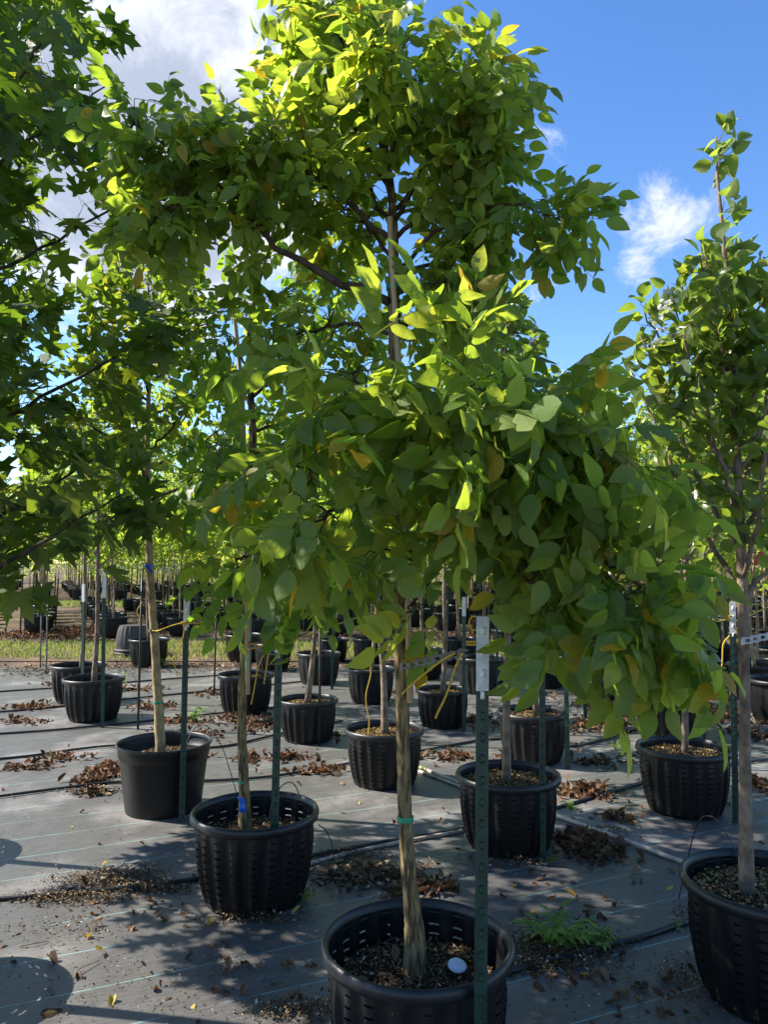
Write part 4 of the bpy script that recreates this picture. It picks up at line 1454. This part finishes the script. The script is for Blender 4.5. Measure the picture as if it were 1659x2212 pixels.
twine([c, c + [-.06, 0, -.02], c + [-.13, 0, -.035], c + [-.135, 0, -.015], c + [-.08, 0, -.005], c + [-.01, 0, .0]], .0035, 40, 'yellow twine bow beside the post of the second tree')
twine([c, c + [-.05, 0, -.10], c + [-.07, 0, -.2], c + [-.085, 0, -.28]], .003, 30, 'yellow twine tail hanging by the second post')
twine([c, c + [-.02, .02, -.12], c + [-.03, .02, -.19]], .004, 20, 'short frayed twine end by the second post')
# long twine line from the second post to the right
twine([s + [0, .01, -.17], tp(Y2 + .4, 740, 1345), tp(Y2 + .9, 900, 1290)], .003, 30, 'yellow twine line running from second post behind the tallest trunk')
# smooth pot post
s = STK['smooth']
twine(ring(s + [0, .012, -.18], .024, 1.6), .0035, 40, 'yellow twine round the white post top by the smooth pot')
c = s + np.array([0, -.012, -.17])
twine([c, c + [.06, 0, .02], c + [.13, 0, .03], c + [.13, 0, .0], c + [.06, 0, -.005], c + [-.02, 0, -.01]], .0045, 40, 'yellow twine bow beside the white post top by the smooth pot')
twine([c, c + [-.08, 0, -.02], c + [-.16, 0, -.05], tp(Yg, 328, 1362)], .0045, 30, 'yellow twine from the white post top to the pale trunk')
twine([c, c + [-.01, 0, -.1], c + [-.06, 0, -.22], c + [-.04, 0, -.33]], .003, 30, 'thin twine hanging beside the white post of the smooth pot')
tape(tp(Yg, 341, 1517), .031, .016, 'teal_tape', 'green tape band on the pale smooth trunk')
tape(tp(Yg, 321, 1222), .030, .02, 'blue_tape', 'blue ribbon high on the pale smooth trunk', 'ribbon', tail=(.05, .05, .02))
g = G()
lathe(g, [(.031, -.012), (.033, 0), (.031, .012)], 18)
tag(obj('chain_tie', g.mesh('chain_tie', M['chain_tie']), None, tuple(tp(Yg, 331, 1362))), 'black strap round the pale smooth trunk', 'tree tie')
# right side lines
s = STK['rightmid']
twine(ring(s + [0, .012, -.10], .024, 2.0), .0035, 40, 'yellow twine round the bright white post top')
c = s + np.array([0, -.014, -.12])
twine([c, c + [-.07, 0, .05], c + [-.11, 0, .03], c + [-.09, 0, .0], c + [-.03, 0, .01], c], .0045, 40, 'big yellow twine bow at the bright white post top')
twine([c + [.02, 0, 0], c + [.12, .1, .01], c + [.4, .3, .08]], .004, 20, 'yellow twine line from the bright white post to the right')
twine([c + [-.01, 0, -.09], c + [-.05, 0, -.14], c + [-.06, 0, -.25], c + [-.07, 0, -.33]], .0045, 30, 'yellow twine tail hanging by the bright white post')
twine([c + [.02, 0, -.02], c + [.05, 0, -.1], c + [.06, 0, -.16]], .0035, 20, 'short twine end at right of the bright white post')
chain_tie(tp(2.90, 1607, 1385), tp(2.95, 1690, 1368), 'pale strap with oblong eyes round the leafy pear trunk', 'pale_tie', .026)
s6 = STK['rightback']
twine([s6 + [0, 0, -.09], s6 + [.3, .02, -.11], s6 + [.62, .05, -.10], s6 + [1.2, .1, -.12]], .004, 30, 'straight yellow twine line between white-topped posts')
twine([s6 + [0, .01, -.06], s6 + [-.25, .05, -.01], s6 + [-.6, .1, -.06]], .004, 30, 'yellow twine line leading left from the white-topped post')
twine([s6 + [-.8, .4, .02], s6 + [-.3, .3, .10], s6 + [.5, .2, .22]], .004, 30, 'highest yellow twine line under the pear leaves')
twine([s6 + [-.02, 0, -.16], s6 + [-.1, 0, -.14], s6 + [-.35, 0, -.16]], .004, 24, 'short yellow twine line under the white-topped post')
for k, (dx, dz) in enumerate(((-.10, -.2), (-.42, -.18), (-.06, -.35))):
    a = s6 + np.array([dx, -.01, -.12])
    twine([a, a + [-.02, 0, dz * .4], a + [.015, 0, dz * .8], a + [.0, 0, dz * 1.4]], .0035, 24, 'yellow twine tail hanging below the twine lines', 'twine tails below the lines')
for k, dx in enumerate((-.40, -.04)):
    a = s6 + np.array([dx, -.02, -.08])
    twine(loop_pts(a, -.09, .03), .0035, 30, 'yellow twine loop on the twine lines', 'twine loops on the lines')
Yr = POS['right_mid'][1]
chain_tie(tp(Yr - .05, 1478, 1340), tp(Yr - .1, 1560, 1333), 'pale strap between thin pear trunk and white-topped post', 'pale_tie', .03)
chain_tie(tp(POS['right_back'][1] - .05, 1448, 1286), tp(POS['right_back'][1] - .05, 1498, 1284), 'pale strap on the pear trunk with red tag', 'pale_tie', .03)
g = G()
g.add([(-.02, 0, .05), (.025, 0, .06), (.03, .01, .0), (-.01, -.01, -.02), (-.04, 0, -.07), (-.07, 0, -.05)], [(0, 1, 2, 3), (3, 4, 5, 0)])
g.v = [v * .45 for v in g.v]
red = g.mesh('ribbon', M['red_tape'])
tag(obj('ribbon', red, None, tuple(tp(POS['right_back'][1] - .08, 1503, 1190))), 'red ribbon on a pear trunk behind the drooping leaves', 'ribbon')
tag(obj('ribbon', red, None, tuple(tp(2.9, 1645, 1205))), 'red ribbon at the leafy pear trunk', 'ribbon')
# twine hanging on the middle posts
for (x, y, Y, lab) in ((690, 1300, POS['left_mid'][1] - .3, 'yellow twine tail on the black rod by the sunlit pot'),
                       (795, 1420, POS['behind_main'][1] - .2, 'long frayed yellow twine hanging in front of the pot behind the tallest trunk'),
                       (300, 1290, POS['smooth'][1] + 1.2, 'yellow twine loop on the black rod behind the smooth pot'),
                       (222, 1262, POS['far_left'][1] - .35, 'yellow twine on the white top by the twin pots')):
    a = plane(x, y, Y)
    ln = .55 if x == 795 else .22
    twine([a, a + [.02, 0, -ln * .2], a + [-.015, 0, -ln * .5], a + [.008, 0, -ln * .8], a + [.0, 0, -ln]], .0045 if x == 795 else .0038, 30, lab)
# twine on distant posts
k = 0
for (y, x) in cand[:110:2]:
    z = 1.25
    o = twine([(x - .5, y - .1, z + .02), (x - .2, y - .15, z - .01), (x, y - .12, z + .03), (x + .15, y - .12, z - .06), (x + .3, y - .1, z - .14)], .006, 12, 'yellow twine tied between posts in the distant rows', 'twine of the distant rows')

# ------------------------------------------------------------------ pipes
def pipe(pts, r, mat, label, name, n=40, wob=.01):
    P = np.array([ground(x, y) for (x, y) in pts])
    P[:, 2] = r + .006
    L = smooth_line(P, n)
    L[1:-1, :2] += np.cumsum(rng.normal(size=(n - 2, 2)) * wob * .25, 0) * .3
    g = G()
    tube(g, L, r, 9)
    tag(obj(name, g.mesh(name, M[mat], L[0]), None, tuple(L[0])), label, 'pipe')


pipe([(-120, 1962), (0, 1950), (200, 1933), (430, 1905), (700, 1850), (850, 1822), (1010, 1795), (1215, 1748), (1390, 1696), (1560, 1660), (1700, 1640)], .011, 'hose', 'black irrigation pipe running past the pot with the blue tag', 'irrigation_pipe', 70)
pipe([(640, 1880), (760, 1848), (880, 1822), (1000, 1800)], .010, 'pvc', 'short pale pipe lying beside the black pipe by the golden mulch pot', 'water_pipe')
pipe([(1060, 2120), (1150, 2095), (1250, 2070), (1380, 2035), (1490, 1998), (1640, 1955)], .012, 'hose', 'black irrigation pipe leaving the pot of the tallest tree', 'irrigation_pipe')
pipe([(-60, 1733), (0, 1725), (130, 1708), (260, 1694), (440, 1692), (590, 1682), (750, 1655), (920, 1625), (1080, 1600), (1230, 1618), (1380, 1580), (1500, 1560)], .010, 'hose', 'black irrigation pipe behind the smooth pot', 'irrigation_pipe', 60)
pipe([(-60, 1648), (60, 1637), (250, 1614), (460, 1618), (600, 1590), (740, 1560)], .010, 'hose', 'black irrigation pipe between smooth pot and twin pots', 'irrigation_pipe')
pipe([(-60, 1592), (60, 1584), (140, 1578), (300, 1562), (460, 1545), (600, 1530)], .010, 'hose', 'black irrigation pipe just in front of the twin pots', 'irrigation_pipe')
pipe([(-60, 1545), (100, 1532), (280, 1512), (500, 1490), (700, 1470)], .010, 'hose', 'black irrigation pipe passing behind the twin pots', 'irrigation_pipe')
pipe([(-60, 1500), (150, 1486), (400, 1466), (640, 1450)], .010, 'hose', 'black irrigation pipe nearest the grass strip', 'irrigation_pipe')
pipe([(905, 1662), (985, 1694), (1210, 1772), (1330, 1815), (1470, 1868), (1600, 1912)], .013, 'pvc', 'long straight dirty white pipe crossing between the slotted pots', 'water_pipe', 30, 0)
pipe([(905, 1670), (1000, 1706)], .010, 'pvc', 'second pale pipe end lying along the long white pipe', 'water_pipe', 12, 0)
# thin drip tubes
def drip(pts3, label):
    g = G()
    L = smooth_line(pts3, 30)
    tube(g, L, .0028, 6)
    tag(obj('drip_tube', g.mesh('drip_tube', M['hose'], L[0]), None, tuple(L[0])), label, 'drip tube')


q = POS['second']
drip([q + [.05, .12, .30], q + [.06, .16, .40], q + [.11, .25, .46], q + [.16, .36, .40], q + [.20, .46, .15], q + [.22, .5, .01]], 'thin drip tube arching over the back rim of the blue tag pot')
drip([q + [.30, .05, .32], q + [.34, .02, .30], q + [.37, .0, .24], q + [.38, 0, .17]], 'thin wire sticking out at the right of the blue tag pot')
q = POS['main']
drip([q + [-.02, .16, .30], q + [.0, .22, .38], q + [.04, .27, .43], q + [.09, .33, .41], q + [.12, .40, .2], q + [.14, .42, .01]], 'thin drip tube arching over the back rim beside the tallest trunk')
q = POS['smooth']
drip([q + [.10, .1, .33], q + [.14, .18, .46], q + [.22, .25, .47], q + [.33, .2, .35], q + [.42, .1, .18], q + [.50, 0, .01]], 'thin drip tube looping out of the smooth pot')
q = POS['far_left']
drip([q + [.18, .1, .33], q + [.22, .12, .45], q + [.32, .1, .48], q + [.44, 0, .35], q + [.54, -.1, .01]], 'thin drip tube looping out of the front twin pot')
q = POS['right']
drip([q + [.0, .2, .36], q + [.0, .33, .45], q + [-.02, .45, .5], q + [-.03, .6, .4], q + [-.04, .8, .01]], 'thin drip tube behind the leafy pear trunk')

# white plastic disc on the soil of the main pot
g = G()
lathe(g, [(.0, .004), (.026, .004), (.030, .001), (.030, -.003)], 24)
o = obj('plastic_disc', g.mesh('plastic_disc', M['disc']), None, tuple(ground(988, 2085, .33)))
o.rotation_euler = (.25, .1, 0)
tag(o, 'small white plastic disc on the soil of the tallest tree pot', 'disc')

for i in range(9):
    a, r = i * 2.4, .08 + .13 * random.random()
    o = obj('fallen_leaf', tpl_mesh('dead', i % 4, M['brown_leaf']), None, (.105 + r * math.cos(a), 2.5 + r * math.sin(a), .315))
    o.scale = (random.uniform(.035, .06),) * 3
    o.rotation_euler = (random.uniform(-.3, .3), random.uniform(-.3, .3), random.uniform(0, 6.28))
    tag(o, 'small brown leaf lying on the soil around the tallest trunk', 'leaf', 'leaves on the soil of the tallest tree')

# ------------------------------------------------------------------ ground litter
def litter(name, label, mat, kind, spots, size, zj=.012, tilt=.35, part=None, cat='litter'):
    P = []
    for (x, y, rx, ry, n) in spots:
        c = ground(x, y)
        e = ground(x + rx, y)
        f = ground(x, y - ry)
        ax, ay = abs(e[0] - c[0]), abs(f[1] - c[1])
        q = rng.normal(size=(n, 2)) * .5 * [ax, ay]
        h = np.exp(-((q / [ax + 1e-6, ay + 1e-6]) ** 2).sum(1) * 2)
        P.append(np.column_stack([c[0] + q[:, 0], c[1] + q[:, 1], .010 + rng.random(n) * zj * (1 + 2.2 * h * (n > 60))]))
    P = np.vstack(P)
    n = len(P)
    D = rng.normal(size=(n, 3)) * [1, 1, tilt]
    U = np.array([0, 0, 1.0]) + rng.normal(size=(n, 3)) * tilt
    V, T, A, Mi = scatter(kind, P, frames(D, U), rng.uniform(size[0], size[1], n), rng.random(n), rng.integers(0, len(TPL[kind]), n))
    return tag(obj(name, tri_mesh(name, V, T, mat, A, Mi)), label, cat, None, 'stuff')


litter('leaf_litter', 'drifts of curled brown dead leaves on the ground cloth', M['brown_leaf'], 'dead', [
    (225, 1672, 50, 22, 190), (205, 1690, 30, 10, 60), (560, 1566, 60, 16, 170), (500, 1555, 40, 8, 70), (1270, 1715, 60, 16, 150), (1275, 1838, 75, 24, 230), (1240, 1820, 40, 16, 80),
    (1340, 1770, 40, 10, 50), (690, 1668, 60, 8, 90), (620, 1640, 60, 8, 80), (540, 1640, 40, 8, 50), (650, 1560, 40, 10, 70), (700, 1590, 40, 8, 50), (930, 1920, 60, 16, 50), (860, 1930, 30, 12, 24),
    (1330, 1530, 90, 26, 420), (1290, 1570, 80, 16, 200), (1560, 1545, 90, 24, 320), (1620, 1590, 50, 14, 120), (1520, 1500, 70, 16, 220), (1640, 1700, 40, 20, 120), (1600, 1480, 60, 12, 180), (1350, 1480, 60, 10, 120),
    (60, 1530, 60, 8, 90), (50, 1560, 50, 6, 60), (330, 1530, 60, 8, 70), (400, 1560, 60, 8, 80), (430, 1590, 50, 6, 50), (60, 1660, 60, 8, 60), (140, 1640, 60, 8, 60),
    (980, 1640, 40, 10, 70), (980, 1560, 40, 12, 90), (1040, 1560, 40, 12, 80), (860, 1500, 40, 8, 60), (480, 1500, 70, 8, 80), (300, 1490, 60, 6, 60), (120, 1480, 70, 6, 50), (840, 1600, 40, 8, 40),
    (1110, 1640, 40, 10, 50), (900, 1640, 30, 8, 30), (1280, 1650, 60, 14, 60), (420, 1640, 40, 8, 40), (1400, 1640, 40, 10, 40)], (.04, .08), .010, .26)
litter('leaf_litter', 'scattered brown dead leaves lying singly among the pots', M['brown_leaf'], 'dead', [
    (1300, 1700, 500, 160, 160), (500, 1700, 500, 200, 120), (900, 1560, 700, 80, 260), (1250, 2050, 160, 90, 50), (300, 1950, 300, 60, 50), (1200, 1900, 260, 100, 50), (600, 2130, 500, 90, 40), (1400, 2180, 200, 60, 40)], (.022, .055), .006, .14)
litter('leaf_litter', 'brown leaves spread between the rows beyond the grass strip', M['brown_leaf'], 'dead', [
    (120, 1372, 140, 10, 900), (300, 1360, 140, 8, 500), (640, 1350, 200, 8, 400), (1000, 1380, 300, 10, 500), (1500, 1400, 200, 16, 700), (1300, 1420, 120, 14, 400)], (.07, .12), .03, .4)
litter('mulch_debris', 'dark bark crumbs and chaff gathered along the pipes', M['chip'], 'chip', [
    (240, 1905, 110, 22, 2250), (150, 1945, 130, 14, 1050), (330, 1925, 90, 10, 750), (220, 1712, 90, 8, 375), (1200, 2060, 110, 42, 2250), (1150, 2090, 90, 16, 900), (1270, 2040, 90, 26, 750), (800, 1890, 110, 34, 1350),
    (760, 1850, 90, 10, 450), (1300, 1800, 80, 10, 375), (650, 2190, 130, 24, 600), (1480, 2120, 60, 40, 390), (545, 1990, 150, 10, 390), (1110, 1870, 110, 8, 240), (300, 1880, 60, 10, 180), (140, 2010, 140, 30, 180), (1480, 1990, 30, 40, 180)], (.006, .019), .010, .35)
litter('mulch_debris', 'fine crumbs and straw scattered over the whole ground cloth', M['chip'], 'chip', [
    (600, 2060, 900, 150, 900), (1200, 1900, 700, 200, 700), (400, 1780, 600, 160, 600), (900, 1640, 900, 120, 600), (300, 2150, 500, 100, 350), (1300, 2150, 400, 90, 350)], (.005, .015), .004, .2)
litter('straw_litter', 'tan straw and crumbs in a loose patch behind the tallest tree pot', M['chip'], 'chip', [(790, 1895, 110, 30, 500), (200, 1715, 40, 6, 150), (560, 1445, 300, 12, 900), (100, 1452, 200, 10, 700), (300, 1440, 300, 6, 900)], (.02, .06), .012, .3)

# single fallen yellow and orange leaves
spotsY = [(467, 1993, .05), (627, 1984, .05), (735, 1880, .045), (1117, 1858, .03), (1164, 1978, .05), (1250, 1945, .06), (1115, 1922, .035), (1455, 1918, .05), (775, 1736, .03), (225, 2058, .05), (180, 2035, .05), (1325, 1735, .03), (1450, 1652, .03), (1200, 1775, .03),
          (232, 1870, .03), (400, 1848, .03), (1385, 2170, .04), (1250, 2110, .04), (245, 2160, .05), (420, 2175, .04), (150, 1790, .03), (460, 1845, .04)]
for i, (x, y, s) in enumerate(spotsY):
    p = ground(x, y)
    o = obj('fallen_leaf', tpl_mesh('dead', i % 4, M['yellow_leaf']), None, (p[0], p[1], .014))
    o.scale = (s,) * 3
    o.rotation_euler = (random.uniform(-.15, .15), random.uniform(-.15, .15), random.uniform(0, 6.28))
    tag(o, 'single yellow fallen leaf on the dark ground cloth', 'leaf', 'single yellow fallen leaves')
spotsB = [(940, 1915, .10), (960, 1925, .10), (990, 1920, .09), (870, 1925, .10), (1175, 2040, .08), (1150, 2075, .09), (1215, 2095, .07), (1290, 1975, .07), (1275, 1982, .05), (1180, 1955, .05), (100, 2075, .07), (80, 2205, .08), (330, 2150, .05), (620, 2170, .05), (1230, 2150, .05), (1150, 2130, .06), (505, 1975, .05), (195, 2005, .04)]
for i, (x, y, s) in enumerate(spotsB):
    p = ground(x, y)
    o = obj('fallen_leaf', tpl_mesh('dead', i % 4, M['brown_leaf']), None, (p[0], p[1], .018))
    o.scale = (s,) * 3
    o.rotation_euler = (random.uniform(-.3, .3), random.uniform(-.3, .3), random.uniform(0, 6.28))
    tag(o, 'single curled brown leaf lying near the front pots', 'leaf', 'single brown fallen leaves')
# twigs
for i, (a, b) in enumerate((((160, 2120), (215, 2080)), ((1120, 2000), (1200, 1985)), ((1470, 2060), (1659, 2180)), ((1160, 2190), (1300, 2200)), ((920, 1850), (970, 1900)), ((1280, 1890), (1330, 1880)), ((560, 2200), (640, 2150)), ((40, 2050), (100, 2040)))):
    A, Bp = ground(*a), ground(*b)
    A[2] = Bp[2] = .012
    g = G()
    mid = (A + Bp) / 2 + [random.uniform(-.03, .03), random.uniform(-.03, .03), .006]
    tube(g, smooth_line([A, mid, Bp], 10), np.linspace(.003, .0015, 10), 5)
    tag(obj('twig', g.mesh('twig', M['twig'], A), None, tuple(A)), 'dry bent twig lying on the ground cloth', 'twig', 'dry twigs on the cloth')

# ------------------------------------------------------------------ weeds
def weed(x, y, h, n, label, group=None, spread=.5):
    p = ground(x, y)
    p[2] = .008
    root = empty('weed', tuple(p), label, 'weed', group)
    g = G()
    for i in range(n):
        a = i * 2.4 + random.uniform(-.3, .3)
        el = random.uniform(.5, 1.4)
        L = h * random.uniform(.55, 1.0)
        d = np.array([math.cos(a) * math.cos(el), math.sin(a) * math.cos(el), math.sin(el)])
        e = d * L
        line = smooth_line([(0, 0, 0), e * .5 + [0, 0, .02 * h], e - [0, 0, .1 * h]], 6)
        tube(g, line, np.linspace(.0025, .001, 6), 4, False)
        # feathery blade: leaflets along the stalk
        q = G()
        for j in range(5):
            f = .35 + .65 * j / 4
            c = line[int(f * 5)]
            for sd in ((-1, 1) if j < 4 else (0,)):
                v, t, mi = leaf_tpl(L * (.34 if sd else .4), L * .15, fold=.2, curl=.3, wave=.1)
                ang = math.atan2(d[1], d[0]) - math.pi / 2 + sd * .9
                v = v @ rot('X', random.uniform(-.2, .5)).T @ rot('Z', ang).T + c
                q.add(v, [tuple(r) for r in t])
        obj('leaf', q.mesh('leaf', M['weed']), root)
    obj('stem', g.mesh('stem', M['stem']), root)


weed(1200, 2050, .20, 12, 'bright green feathery weed growing beside the tallest tree pot')
weed(1298, 2046, .12, 7, 'smaller green weed right of the feathery weed')
weed(1462, 2012, .05, 4, 'tiny seedling at the foot of the leafy pear pot')
weed(1232, 1750, .07, 9, 'low green weed clump by the golden mulch pot')
weed(1190, 1866, .05, 6, 'small weed at the post foot of the golden mulch pot')
weed(650, 1945, .08, 6, 'small weed at the right foot of the blue tag pot')
weed(1395, 1690, .06, 5, 'small weed left of the sunlit mulch pot')
weed(910, 1668, .07, 6, 'green weed beside the pale pipe end')
weed(250, 1490, .22, 14, 'leafy weed clump behind the twin pots')
weed(420, 1560, .2, 8, 'weed growing through the cloth between twin pots and second tree')
weed(1330, 1620, .10, 6, 'weed patch beside the leaf litter')
weed(345, 1442, .2, 10, 'low weeds in front of the pot by the upturned stack')
weed(560, 1795, .16, 4, 'thin grass seedling beside the blue tag')
bpy.data.objects[-1] if False else None

# ------------------------------------------------------------------ grass strips
def grass(name, label, x0, x1, y0, y1, n, h):
    X, Y = rng.uniform(x0, x1, n), rng.uniform(y0, y1, n)
    k = np.sin(X * 1.7) + np.sin(Y * 3.1 + X) + rng.normal(size=n)
    edge = np.minimum(Y - y0, y1 - Y)
    keep = edge > .25 * (k + 1.2) * .6
    X, Y = X[keep], Y[keep]
    n = len(X)
    P = np.column_stack([X, Y, np.full(n, .0)])
    D = rng.normal(size=(n, 3)) * .45 + [0, 0, 1]
    U = rng.normal(size=(n, 3))
    TPL['blade'] = [leaf_tpl(1, .22, prof=((.3, 1.0), (.7, .6)), fold=.3, curl=.3)]
    V, T, A, Mi = scatter('blade', P, frames(D, U), rng.uniform(h * .5, h, n), rng.random(n), np.zeros(n, int))
    tag(obj(name, tri_mesh(name, V, T, M['grass'], A, Mi)), label, 'grass', None, 'stuff')


grass('grass', 'sunlit strip of short grass across the nursery', -11, 12, 12.5, 15.6, 30000, .10)
grass('grass', 'far strip of bright grass between the distant rows', -18, 18, 26.7, 30.8, 16000, .16)
